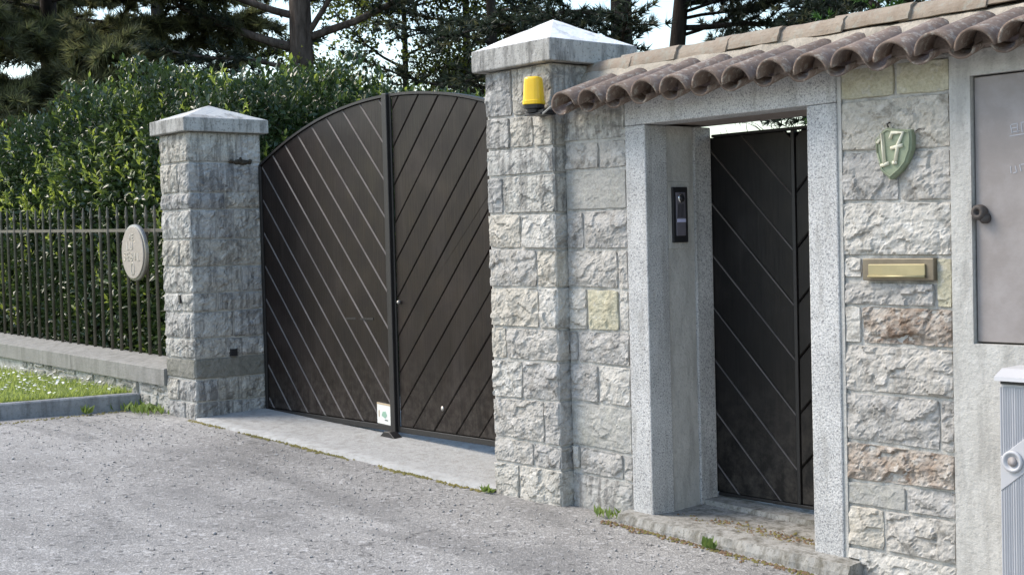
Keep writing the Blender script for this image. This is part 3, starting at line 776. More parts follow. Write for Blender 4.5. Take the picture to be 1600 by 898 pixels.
# ------------------------------------------------------------------ driveway gate, two leaves
GC, GR = -8.47, 4.55
def arch(x): return 2.615-(GR-math.sqrt(GR*GR-(x-GC)**2))
def leaf_poly(x0, x1, zb):
    n = 24; return [(x0, zb), (x1, zb)]+[(x1+(x0-x1)*i/n, arch(x1+(x0-x1)*i/n)) for i in range(n+1)]
gl = empty('gate_leaf', (-9.4, .58, .06), 'left leaf of the dark driveway gate, boards falling right, white sticker low down', 'gate leaf', 'driveway gate leaves')
gr = empty('gate_leaf', (-7.5, .58, .05), 'right leaf of the dark driveway gate, boards rising right, next to wide pillar', 'gate leaf', 'driveway gate leaves')
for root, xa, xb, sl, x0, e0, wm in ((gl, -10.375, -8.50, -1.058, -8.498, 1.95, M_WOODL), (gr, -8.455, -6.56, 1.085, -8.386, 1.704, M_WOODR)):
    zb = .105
    planked(root, leaf_poly(xa+.03, xb-.012, zb+.03), sl, (x0, [e0+.2825*k for k in range(-16, 14)]), .564, .59, wm, .004, .0085 if sl < 0 else .007, None, M_SKYEDGE if sl < 0 else None)
    n = 24; V = MB(); top = [xa+(xb-xa)*i/n for i in range(n+1)]
    V.add([p for x in top for p in ((x,.552,arch(x)+.0005),(x,.62,arch(x)+.0005),(x,.62,arch(x)+.02),(x,.552,arch(x)+.02))],
          [[i*4+a, i*4+(a+1) % 4, (i+1)*4+(a+1) % 4, (i+1)*4+a] for i in range(n) for a in range(4)]+[[0,3,2,1],[n*4,n*4+1,n*4+2,n*4+3]])
    V.obj('top_rail', M_STEEL, root)
    MB().box(xa, xb, .556, .615, zb-.015, zb+.028, .004).obj('bottom_rail', M_STEEL, root)
    pz = leaf_poly(xa+.005, xb-.003, zb); MB().prism_xz([(a, b-.01) for a, b in pz], .5925, .612).obj('backing_board', M_WOODL, root)
MB().box(-10.385, -10.345, .552, .615, .10, arch(-10.36), .004).obj('hinge_stile', M_STEEL, gl)
MB().box(-8.508, -8.448, .53, .5635, .085, arch(-8.48)+.025, .005).obj('meeting_stile', M_STEEL, gl)
MB().box(-8.446, -8.424, .553, .5655, .09, arch(-8.43)+.005, .003).obj('meeting_stile', M_STEEL, gr)
MB().prism_xz([(-8.60,.035),(-8.36,.035),(-8.37,.05),(-8.445,.10),(-8.515,.10)], .47, .545, .004).obj('drop_bolt_foot', M_STEEL, gl)
MB().box(-10.34, -10.02, .50, .56, .055, .088, .004).obj('closer_arm', M_BLACK, gl)
stk = MB().prism_xz([(-8.72,.14),(-8.535,.132),(-8.535,.292),(-8.72,.30)], .5605, .565).obj('sticker', M_WHITE, gl)
MB().prism_xz([(-8.72,.287),(-8.535,.279),(-8.535,.292),(-8.72,.30)], .559, .5602).obj('sticker_band', M_STKO, stk)
MB().prism_xz([(-8.66,.20),(-8.615,.18),(-8.59,.205),(-8.61,.235),(-8.645,.232)], .559, .5602).obj('sticker_print', M_STKG, stk)
MB().prism_xz([(-8.70,.19),(-8.69,.19),(-8.69,.24),(-8.70,.24)], .559, .5602).obj('sticker_print', M_STKO, stk)
MB().prism_xz([(-8.62,.165),(-8.58,.163),(-8.58,.17),(-8.62,.172)], .559, .5602).obj('sticker_print', M_BLACK, stk)
MB().lathe([(.0,.0),(.02,.0),(.017,.006),(.0,.008)], (-7.90, .5655, .31), 'Y', 16).obj('key_plate', M_PLAQE, gr, True)
MB().lathe([(.0,.0),(.014,.0),(.014,.02),(.009,.03),(.0,.03)], (-8.38, .5655, 1.075), 'Y', 16).obj('knob', M_PLAQE, gr, True)
for (xa, xb, z) in ((-9.12,-8.98,.926),(-8.92,-8.74,.928)):
    MB().prism_xz([(xa,z),(xb,z+.004),(xb,z+.02),(xa,z+.014)], .5615, .567).obj('repair_strip', M_STEEL, gl)
MB().box(-6.56, -6.545, .555, .62, .10, arch(-6.56), .003).obj('hinge_stile', M_STEEL, gr)

# ------------------------------------------------------------------ flashing lamp
bl = empty('gate_beacon', (-5.975, -.17, 2.25), 'yellow flashing lamp on black bracket on the wide gate pillar', 'lamp')
def rsq(cx_, cy_, h, r, z, n=24):
    out = []
    for k in range(n):
        a = 2*math.pi*k/n+R(40); c, s = math.cos(a), math.sin(a); p = 3.6
        q = (abs(c)**p+abs(s)**p)**(-1/p)
        out.append((cx_+h*q*c*math.cos(R(25))-h*q*s*math.sin(R(25)), cy_+h*q*c*math.sin(R(25))+h*q*s*math.cos(R(25)), z))
    return out
def loft(rings, close=True):
    n = len(rings[0]); V = [p for r in rings for p in r]
    F = [[i*n+k, i*n+(k+1) % n, (i+1)*n+(k+1) % n, (i+1)*n+k] for i in range(len(rings)-1) for k in range(n)]
    if close: F += [list(range(n))[::-1], list(range((len(rings)-1)*n, len(rings)*n))]
    return V, F
V, F = loft([rsq(-5.97, -.19, h, 0, z) for h, z in ((.058,2.290),(.060,2.293),(.060,2.312),(.0565,2.315),(.050,2.42),(.048,2.438),(.044,2.446),(.036,2.450))])
ln = mesh_obj('lens', V, F, M_YPLAST, bl, smooth=False)
V, F = loft([rsq(-5.97, -.19, h, 0, z) for h, z in ((.03,2.243),(.036,2.246),(.038,2.262),(.054,2.268),(.056,2.289))])
mesh_obj('lamp_base', V, F, M_BLACK, bl)
MB().box(-6.035, -6.015, -.20, -.08, 2.236, 2.262, .003).box(-5.95, -5.88, -.20, -.08, 2.236, 2.258, .003).box(-6.03, -5.89, -.215, -.09, 2.230, 2.240, .003).obj('bracket', M_BLACK, bl)
MB().tube([(-5.93,-.16,2.243),(-5.90,-.19,2.232),(-5.86,-.21,2.236),(-5.82,-.20,2.262),(-5.79,-.17,2.285)], .006, 8).obj('cable', M_CABLE, bl, True)

# ------------------------------------------------------------------ intercom
ic = empty('intercom', (-5.268, .25, 1.48), 'black framed video intercom in the plastered door reveal', 'intercom')
def xbox(x0, x1, y0, y1, z0, z1, b=0): return MB().box(x0, x1, y0, y1, z0, z1, b)
xbox(-5.275, -5.266, .165, .345, 1.44, 1.815, .003).obj('mortar_surround', M_PLASTER, ic)
xbox(-5.268, -5.252, .192, .312, 1.475, 1.785, .003).obj('frame', M_BLACK, ic)
pn = xbox(-5.253, -5.246, .213, .287, 1.512, 1.755, .002).obj('panel', M_PANEL, ic)
MB().lathe([(.0,.0),(.026,.0),(.026,.006),(.020,.009),(.0,.009)], (-5.2462, .25, 1.722), 'X', 24).obj('camera_ring', M_CHROME, pn, True)
MB().lathe([(.0,.0),(.017,.0),(.014,.005),(.0,.006)], (-5.2370, .25, 1.722), 'X', 20).obj('camera_lens', M_BLACK, pn, True)
for k in range(9): pass
gr_ = MB()
for k in range(5): gr_.box(-5.2461, -5.2445, .225+.011*k, .229+.011*k, 1.615, 1.69)
gr_.obj('speaker_grille', M_BLACK, pn)
xbox(-5.2461, -5.2435, .215, .285, 1.588, 1.607, .001).obj('name_label', M_LILAC, pn)

# ------------------------------------------------------------------ house number shield
sh = empty('house_number_shield', (-3.67, -.03, 1.74), 'pale green ceramic shield with raised cream number 17', 'number plate')
SP = [(-3.764,1.931),(-3.731,1.964),(-3.698,1.983),(-3.635,1.97),(-3.572,1.965),(-3.567,1.92),(-3.571,1.874),(-3.597,1.814),(-3.629,1.78),(-3.685,1.742),(-3.735,1.786),(-3.759,1.867)][::-1]
MB().prism_xz(SP, -.042, -.006, .006).obj('plate', M_CERAM, sh)
rim = MB(); pi_ = poly_inset(SP, .011)
rim.tube([(p[0], -.043, p[1]) for p in pi_+[pi_[0]]], .0045, 8).obj('rim', M_CERAM, sh, True)
def strokes(name, lines, r, mat, parent, y=-.046):
    b = MB()
    for ln_ in lines: b.tube([(p[0], y, p[1]) for p in ln_], r, 8)
    return b.obj(name, mat, parent, True)
strokes('digit_one', [[(-3.746,1.915),(-3.721,1.957),(-3.709,1.816)],[(-3.728,1.809),(-3.686,1.819)]], .0088, M_CREAM, sh)
strokes('digit_seven', [[(-3.677,1.93),(-3.667,1.956),(-3.608,1.954),(-3.636,1.901),(-3.652,1.819)],[(-3.673,1.886),(-3.612,1.896)],[(-3.665,1.819),(-3.643,1.819)]], .0088, M_CREAM, sh)
MB().tube([(-3.703,-.02,1.985),(-3.703,-.03,2.0),(-3.70,-.01,2.008)], .004, 6).obj('hook', M_RUST, sh, True)
MB().tube([(-3.57,-.01,1.955),(-3.548,-.012,1.966),(-3.52,-.008,1.962)], .003, 6).obj('hook', M_RUST, sh, True)
# ------------------------------------------------------------------ letter slot
ls = empty('letter_slot', (-3.663, -.02, 1.278), 'brass letter slot in the stone wall below the number shield', 'letter slot')
MB().box(-3.853, -3.473, -.028, .04, 1.278, 1.380, .004).obj('frame', M_BRONZE, ls)
MB().box(-3.815, -3.512, -.038, -.0285, 1.300, 1.354, .003).obj('flap', M_BRASS, ls)
MB().tube([(-3.815,-.040,1.297),(-3.512,-.040,1.297)], .006, 10).obj('flap_lip', M_BRASS, ls, True)

# ------------------------------------------------------------------ utility cabinet
cb = empty('utility_cabinet', (-2.76, -.1, gz(-2.8)), 'pale grey ribbed utility cabinet standing against the cement panel', 'cabinet')
MB().box(-3.062, -2.452, -.19, -.015, -.35, .855, .004).obj('case', M_CABINET, cb)
lid = [(-.225,.868),(-.222,.885),(-.16,.915),(-.014,.918),(-.014,.868)]
V = [(x, y, z) for x in (-3.07, -2.444) for y, z in lid]
mesh_obj('lid', V, [[0,1,2,3,4][::-1], [5,6,7,8,9]]+[[i, (i+1) % 5, 5+(i+1) % 5, 5+i] for i in range(5)], M_CABINET, cb)
MB().box(-3.055, -2.46, -.20, -.02, .853, .869).obj('lid_seam', M_BLACK, cb)
V = []; F = []; xs = np.arange(-3.058, -2.455, .00225); zs = list(np.arange(-.30, .852, .02))
def bandlo(x): return .396+.80*(x+3.065)
def bandhi(x): return .539+.80*(x+3.065)
for x in xs:
    lo, hi = bandlo(x), bandhi(x)
    col = []
    for z in zs: col.append(z)
    ph = ((x+3.058)/.0108) % 1.0; rib = .007 if ph < .5 else 0.0
    for z in col: V.append((x, -.1935-(.0035 if lo <= z <= hi else rib), z))
n = len(zs)
for i in range(len(xs)-1):
    for j in range(n-1): F.append((i*n+j, (i+1)*n+j, (i+1)*n+j+1, i*n+j+1))
big_mesh('ribbed_front', V, F, M_CABINET, cb)
MB().prism_xz([(-3.058,bandlo(-3.058)),(-2.62,bandlo(-2.62)),(-2.62,bandhi(-2.62)),(-3.058,bandhi(-3.058))], -.2035, -.194, .002).obj('diagonal_band', M_CABINET, cb)
MB().lathe([(.0,.0),(.046,.0),(.046,.010),(.041,.013),(.034,.013),(.030,.004),(.0,.004)], (-3.0, -.2035, .532), 'Y', 32).obj('lock_ring', M_CABINET, cb, True)
MB().lathe([(.0,.0),(.020,.0),(.020,.006),(.0,.007)], (-3.0, -.2078, .532), 'Y', 20).obj('lock_core', M_ZINC, cb, True)

# ------------------------------------------------------------------ low wall, coping, railings
def cz(x): return .49+.020*(-10.94-x)
lw = empty('low_wall', (-13, .1, gz(-13)), 'low rubble stone wall with grey coping carrying the iron railings', 'wall')
V = []; xs = [-24, -10.93]
MB().add([(x, y, z) for x in (-24, -10.93) for y, z in ((-.075, -.1), (.28, -.1), (.28, cz(x)-.146), (-.075, cz(x)-.146))],
         [[0,1,2,3],[7,6,5,4],[0,4,5,1],[1,5,6,2],[2,6,7,3],[3,7,4,0]]).obj('rubble_core', M_MORTAR, lw)
cpx = [-10.932, -12.9, -14.9, -16.9, -19, -21.5, -24]
for a, b in zip(cpx[1:], cpx[:-1]):
    a2, b2 = a+.003, b-.003
    MB().add([(x, y, cz(x)+dz) for x in (a2, b2) for y, dz in ((-.112, -.145), (.31, -.145), (.31, .03), (.2, .045), (-.105, .0), (-.112, -.006))],
             [[0,1,2,3,4,5],[11,10,9,8,7,6]]+[[i, 6+i, 6+(i+1) % 6, (i+1) % 6] for i in range(6)]).obj('coping_slab', M_COPING, lw)
rr = random.Random(5); x = -10.94
while x > -14.2:
    w = rr.uniform(.11, .26)
    z = gz(x)-.03; top = cz(x)-.15
    while z < top-.03:
        h = min(rr.uniform(.07, .15), top-z)
        if top-z-h < .04: h = top-z
        x1 = x+rr.uniform(-.03, .03) if x < -11 else x-.002; x0 = x-w+rr.uniform(-.02, .02)
        t1, t2 = rr.uniform(-.015, .015), rr.uniform(-.015, .015)
        stone(lw, x0, x1, (z, z+t1, z+h, z+h+t2), -.085+rr.uniform(-.012, .012), .07, M_RUB, amp=.022, res=.017, gap=.009)
        z += h
    x -= w
fe = empty('iron_railings', (-13, .2, cz(-13)), 'grey green iron railings with pointed bars on the low wall, hedge behind', 'railings')
bar_prof = [(.0,0),(.016,0),(.016,1.10),(.021,1.115),(.021,1.135),(.0145,1.15),(.013,1.26),(.02,1.275),(.02,1.29),(.012,1.305),(.015,1.33),(.008,1.365),(.0,1.39)]
bm_ = MB().lathe(bar_prof, (0,0,0), 'Z', 8); bme = bpy.data.meshes.new('bar'); bme.from_pydata(bm_.v, [], bm_.f); bme.materials.append(M_IRON)
bme.polygons.foreach_set('use_smooth', np.ones(len(bm_.f), dtype=bool)); bme.update()
x = -11.23
while x > -21:
    share('bar', bme, (x, .2, cz(x)+.035), fe, (random.uniform(-.006, .006), random.uniform(-.006, .006), 0)); x -= .2005
MB().add([(x, y, cz(x)+dz) for x in (-21.2, -10.93) for y, dz in ((.19,1.175),(.21,1.175),(.21,1.205),(.19,1.205))],
         [[0,1,2,3],[7,6,5,4]]+[[i, 4+i, 4+(i+1) % 4, (i+1) % 4] for i in range(4)]).obj('rail', M_IRON, fe)
# oval plaque
pq = empty('oval_plaque', (-11.9, .12, 1.25), 'oval beige plaque with raised lettering hanging on the railings', 'plaque')
def ell(cx_, cz_, a, b, y, n=40): return [(cx_+a*math.cos(2*math.pi*k/n), y, cz_+b*math.sin(2*math.pi*k/n)) for k in range(n)]
PX, PZ = -11.90, 1.495
V, F = loft([ell(PX, PZ, .222, .236, .09), ell(PX, PZ, .226, .24, .094), ell(PX, PZ, .226, .24, .10)]); mesh_obj('plate', V, [f[::-1] for f in F], M_PLAQUE, pq)
V, F = loft([ell(PX, PZ, .226, .24, .1005), ell(PX, PZ, .246, .258, .104), ell(PX, PZ, .25, .262, .115), ell(PX, PZ, .25, .262, .135)]); mesh_obj('backing', V, [f[::-1] for f in F], M_PLAQE, pq)
def glyph(ch, x, z, w, h):
    S = {'I': [[(.5,0),(.5,1)]], 'E': [[(.9,0),(.1,0),(.1,1),(.9,1)],[(.1,.5),(.7,.5)]], 'L': [[(.1,1),(.1,0),(.9,0)]],
         'S': [[(.9,.85),(.5,1),(.1,.8),(.9,.25),(.5,0),(.1,.15)]], 'B': [[(.1,0),(.1,1),(.7,.95),(.8,.75),(.6,.52),(.1,.5)],[(.6,.52),(.9,.3),(.7,.03),(.1,0)]],
         'Z': [[(.1,1),(.9,1),(.1,0),(.9,0)]], 'P': [[(.1,0),(.1,1),(.8,.9),(.8,.6),(.1,.5)]], 'U': [[(.1,1),(.1,.1),(.5,0),(.9,.1),(.9,1)]]}
    return [[(x+w*p[0], z+h*p[1]) for p in l] for l in S[ch]]
for word, zc, w, h in (('IE', 1.61, .05, .055), ('LUZ', 1.525, .065, .07), ('SEBIL', 1.425, .06, .07)):
    x = PX-len(word)*w*.58
    for ch in word:
        strokes('raised_letter', glyph(ch, x, zc, w*.8, h), .0045, M_PLAQL, pq, .089); x += w*1.17
strokes('raised_emblem', [[(PX+.03*math.cos(t), 1.345+.06*math.sin(t)*(1.0)) for t in np.linspace(-1.2, 4.3, 16)]], .005, M_PLAQL, pq, .089)

# ------------------------------------------------------------------ kerb and grass strip
kd = MB(); n = 30; V = []; F = []
for i in range(n+1):
    y = -.085-3.6*i/n; x0 = -11.47-.20*(i/n)*3.0
    w = .004*noise.noise(Vector((y*5, 0, 0)))
    zt = .245
    for (dx, z) in ((0, .03), (.0+w, zt-.012), (-.012, zt+w), (-.12, zt+w), (-.12, .03)): V.append((x0+dx, y, z))
for i in range(n):
    for j in range(4): F.append((i*5+j, i*5+j+1, (i+1)*5+j+1, (i+1)*5+j))
F += [[0,1,2,3,4], [n*5+k for k in range(5)][::-1]]
kb = mesh_obj('kerb', V, F, M_KERB); kb['kind'] = 'structure'
def kx(y): return -11.47-.60*((-.085-y)/3.6)-.12
V = []; F = []; ny, nx = 24, 40
for j in range(ny+1):
    y = -.075-3.6*j/ny
    for i in range(nx+1):
        t = i/nx; x = kx(y)+(-24-kx(y))*t**1.5
        V.append((x, y, .222+.012*(kx(y)-x)+.012*noise.noise(Vector((x*3, y*3, 0)))))
for j in range(ny):
    for i in range(nx): F.append((j*(nx+1)+i, (j+1)*(nx+1)+i, (j+1)*(nx+1)+i+1, j*(nx+1)+i+1))
gs = big_mesh('grass_verge', V, F, M_TURF, smooth=True); gs['kind'] = 'structure'
def blades(name, P, H, lean, mat, wid=.004):
    N = len(P); a = RNG.uniform(0, 2*np.pi, N); d = np.stack([np.cos(a), np.sin(a), np.zeros(N)], 1); pr = np.stack([-d[:,1], d[:,0], np.zeros(N)], 1)
    H = H[:, None]; Z = np.array([0, 0, 1.0])
    b0 = P-pr*wid; b1 = P+pr*wid; m0 = P+d*lean*H*.35+Z*H*.6-pr*wid*.8; m1 = P+d*lean*H*.35+Z*H*.6+pr*wid*.8; t = P+d*lean*H+Z*H
    V = np.stack([b0, b1, m1, m0, t], 1).reshape(-1, 3); i = np.arange(N)[:, None]*5
    F = np.concatenate([i+np.array([0,1,2]), i+np.array([0,2,3]), i+np.array([3,2,4])])
    return big_mesh(name, V, F, mat)
N = 26000; yy = RNG.uniform(-2.6, -.09, N); t = RNG.uniform(0, 1, N)**1.4
kxx = -11.47-.60*((-.085-yy)/3.6)-.12; xx = kxx-t*6.5
P = np.stack([xx, yy, .222+.012*(kxx-xx)], 1)
go = blades('grass', P, RNG.uniform(.03, .09, N), .6, M_GRASS); tag(go, 'sunlit green grass on the verge behind the kerb', 'grass', kind='stuff')
N = 850; yy = RNG.uniform(-2.2, -.1, N); t = RNG.uniform(0, 1, N); kxx = -11.47-.60*((-.085-yy)/3.6)-.12; xx = kxx-.02-t*5
V = []; F = []
for i in range(N):
    z0 = .222+.012*(kxx[i]-xx[i]); h = random.uniform(.05, .10); r = random.uniform(.009, .018); b = len(V); tx, ty = random.uniform(-.4, .4), random.uniform(-.4, .4)
    V.append((xx[i], yy[i], z0+h+.003))
    for k in range(8):
        a = k*math.pi/4; V.append((xx[i]+r*math.cos(a), yy[i]+r*math.sin(a), z0+h+r*(math.cos(a)*tx+math.sin(a)*ty)))
    for k in range(8): F.append((b, b+1+k, b+1+(k+1) % 8))
fl = big_mesh('daisies', V, F, M_PETAL); tag(fl, 'scattered tiny white daisies in the grass verge', 'flowers', kind='stuff')

# ------------------------------------------------------------------ foliage generators
def unit(a): return a/np.maximum(1e-9, np.linalg.norm(a, axis=1, keepdims=True))
def leaves(P, D, Nn, Ln, Wd, fold=.25):
    """P base, D direction, Nn normal -> 5 verts, 4 tris"""
    D = unit(D); S = unit(np.cross(D, Nn)); Nn = np.cross(S, D); Ln = Ln[:, None]; Wd = Wd[:, None]
    m = P+D*Ln*.45-Nn*Wd*fold*.0; a = m+S*Wd*.5+Nn*Wd*fold; b = m-S*Wd*.5+Nn*Wd*fold; t = P+D*Ln-Nn*Ln*.12
    V = np.stack([P, a, t, b, m], 1).reshape(-1, 3); i = np.arange(len(P))[:, None]*5
    F = np.stack([i+np.array([0,1,4]), i+np.array([1,2,4]), i+np.array([4,2,3]), i+np.array([0,4,3])], 1).reshape(-1, 3)
    return V, F
def needles(C, D, per, ln, wd, spread):
    N = len(C); C = np.repeat(C, per, 0); D = np.repeat(unit(D), per, 0)
    d = unit(D+RNG.normal(0, spread, C.shape)); L = RNG.uniform(.6, 1.1, (len(C), 1))*ln
    s = unit(np.cross(d, RNG.normal(0, 1, C.shape)))*wd
    V = np.stack([C-s, C+s, C+d*L], 1).reshape(-1, 3); F = np.arange(len(V)).reshape(-1, 3)
    return V, F

# hedge -------------------------------------------------------------
def HF(x): return np.interp(x, [-23, -19, -16, -14.5, -13, -11], [.62, .74, .96, 1.05, 1.02, 1.0])
def hedge(name, label, x0, x1, y0, y1, htop, n_leaf, n_shoot, dens_top=.25, seed=0):
    cxm, cym = (x0+x1)/2, (y0+y1)/2
    root = empty(name, (cxm, cym, gz(cxm)), label, 'hedge', 'laurel hedges')
    W, Dp = x1-x0, y1-y0
    def hmod(x, y):
        return np.array([.35*noise.noise(Vector((a*.8, b*.8, seed)))+.16*noise.noise(Vector((a*2.6, b*2.6, seed+3))) for a, b in zip(x, y)])
    areas = np.array([W*htop, Dp*htop, W*Dp*1.1, W*htop*.35]); areas = areas/areas.sum()
    which = RNG.choice(4, n_leaf, p=areas); u = RNG.uniform(0, 1, n_leaf); v = RNG.uniform(0, 1, n_leaf)
    P = np.zeros((n_leaf, 3)); Nv = np.zeros((n_leaf, 3)); dep = np.abs(RNG.normal(0, .16, n_leaf))
    f = which == 0; P[f] = np.stack([x0+W*u[f], y0+dep[f], htop*v[f]], 1); Nv[f] = (0, -1, 0)
    f = which == 1; P[f] = np.stack([x1-dep[f], y0+Dp*u[f], htop*v[f]], 1); Nv[f] = (1, 0, 0)
    f = which == 2; P[f] = np.stack([x0+W*u[f], y0+Dp*v[f], htop-dep[f]], 1); Nv[f] = (0, 0, 1)
    f = which == 3; P[f] = np.stack([x0+W*u[f], y0+.25+.5*v[f], htop*RNG.uniform(.1, 1, f.sum())], 1); Nv[f] = (0, -1, 0)
    lump = np.array([noise.noise(Vector((p[0]*1.5, p[1]*1.5, p[2]*1.7+seed)))*.20+noise.noise(Vector((p[0]*4, p[1]*4, p[2]*4)))*.08 for p in P])
    P += Nv*lump[:, None]
    # rounded shoulders and uneven top
    hm = hmod(P[:, 0], P[:, 1]); P[:, 2] *= (1+hm/htop)*HF(P[:, 0])
    k = np.clip((P[:, 2]-htop*.72)/(htop*.28), 0, 1.3)
    P[:, 1] += np.where(which == 0, k**2*.35, 0); P[:, 0] -= np.where(which == 1, k**2*.35, 0)
    P[:, 2] += np.array([gz(a) for a in P[:, 0]])
    D = Nv*.7+np.array([0, 0, .35])+RNG.normal(0, .55, P.shape)
    Nn = Nv*.6+np.array([0, 0, .8])+RNG.normal(0, .5, P.shape)
    L = RNG.uniform(.035, .105, n_leaf); V, F = leaves(P, D, Nn, L, L*RNG.uniform(.42, .52, n_leaf))
    mid = np.array([noise.noise(Vector((p[0]*.9+5, p[1]*.9, p[2]*.9))) for p in P])+RNG.normal(0, .22, n_leaf)
    mi = np.where(mid > .34, 1, 0); mi = np.where((mid > .75) & (dep < .12), 2, mi)
    mi = np.repeat(mi, 4)
    # young upright shoots
    f = RNG.choice(3, n_shoot, p=[.62, .12, .26]); u = RNG.uniform(0, 1, n_shoot)
    S = np.zeros((n_shoot, 3))
    zs = np.where(RNG.uniform(0, 1, n_shoot) < .55, RNG.normal(1.95, .28, n_shoot), RNG.uniform(.5, htop, n_shoot))
    S[:, 0] = np.where(f == 1, x1+.05, x0+W*u); S[:, 1] = np.where(f == 0, y0-.06, y0+Dp*RNG.uniform(0, 1, n_shoot)); S[:, 2] = np.where(f == 2, htop-.05, np.clip(zs, .4, htop))
    S[:, 2] *= (1+hmod(S[:, 0], S[:, 1])/htop)*HF(S[:, 0])
    S[:, 1] += np.where(f == 0, np.clip((S[:, 2]-htop*.72)/(htop*.28), 0, 1.2)**2*.35, 0)
    S[:, 2] += np.array([gz(a) for a in S[:, 0]])
    ax = unit(np.stack([RNG.normal(0, .25, n_shoot), np.where(f == 0, -.35, 0)+RNG.normal(0, .2, n_shoot), np.ones(n_shoot)], 1))
    per = 9; SP_ = np.repeat(S, per, 0); AX = np.repeat(ax, per, 0); tt = np.tile(np.arange(per)/per, n_shoot)[:, None]
    hh = np.repeat(RNG.uniform(.10, .24, n_shoot), per)[:, None]
    P2 = SP_+AX*tt*hh; D2 = AX*.9+RNG.normal(0, .55, P2.shape); L2 = RNG.uniform(.05, .095, len(P2))
    V2, F2 = leaves(P2, D2, AX+RNG.normal(0, .4, P2.shape), L2, L2*.40)
    mi2 = np.repeat(np.where(RNG.uniform(0, 1, len(P2)) < .75, 2, 1), 4)
    big_mesh('foliage', np.concatenate([V, V2]), np.concatenate([F, F2+len(V)]), [M_LAUREL, M_LAUREL2, M_YOUNG], root, np.concatenate([mi, mi2]))
    # woody stems inside
    sb = MB(); rr = random.Random(seed+3)
    for k in range(int(max(W, Dp)*3.0)):
        x = rr.uniform(x0+.3, x1-.3); y = rr.uniform(y0+.35, y1-.3); z = gz(x); h = htop*rr.uniform(.6, .92)
        p = [(x, y, z)]
        for s in range(1, 6): p.append((p[-1][0]+rr.uniform(-.12, .12), p[-1][1]+rr.uniform(-.12, .12), z+h*s/5))
        sb.tube(p, [.03, .026, .022, .016, .011, .006], 6)
    sb.obj('stems', M_BARKD, root, True)
    # dense shaded inner twigs and old leaves
    n_in = int(n_leaf*.30)
    P3 = np.stack([RNG.uniform(x0+.2, x1-.2, n_in), RNG.uniform(y0+.3, min(y1, y0+1.5), n_in), RNG.uniform(.05, htop*.9, n_in)], 1)
    L3 = RNG.uniform(.10, .18, n_in); V3, F3 = leaves(P3, RNG.normal(0, 1, P3.shape), RNG.normal(0, 1, P3.shape), L3, L3*.6)
    V3[:, 2] += gz(cxm); big_mesh('inner_foliage', V3, F3, M_LAUREL, root)
hedge('hedge', 'tall laurel hedge with pale young shoots growing behind the iron railings', -23.5, -11.1, .75, 2.7, 3.0, 90000, 420, seed=1)
hedge('hedge', 'dark laurel hedge rising behind the left driveway gate leaf', -14.4, -11.6, 2.4, 5.2, 3.0, 36000, 70, seed=7)

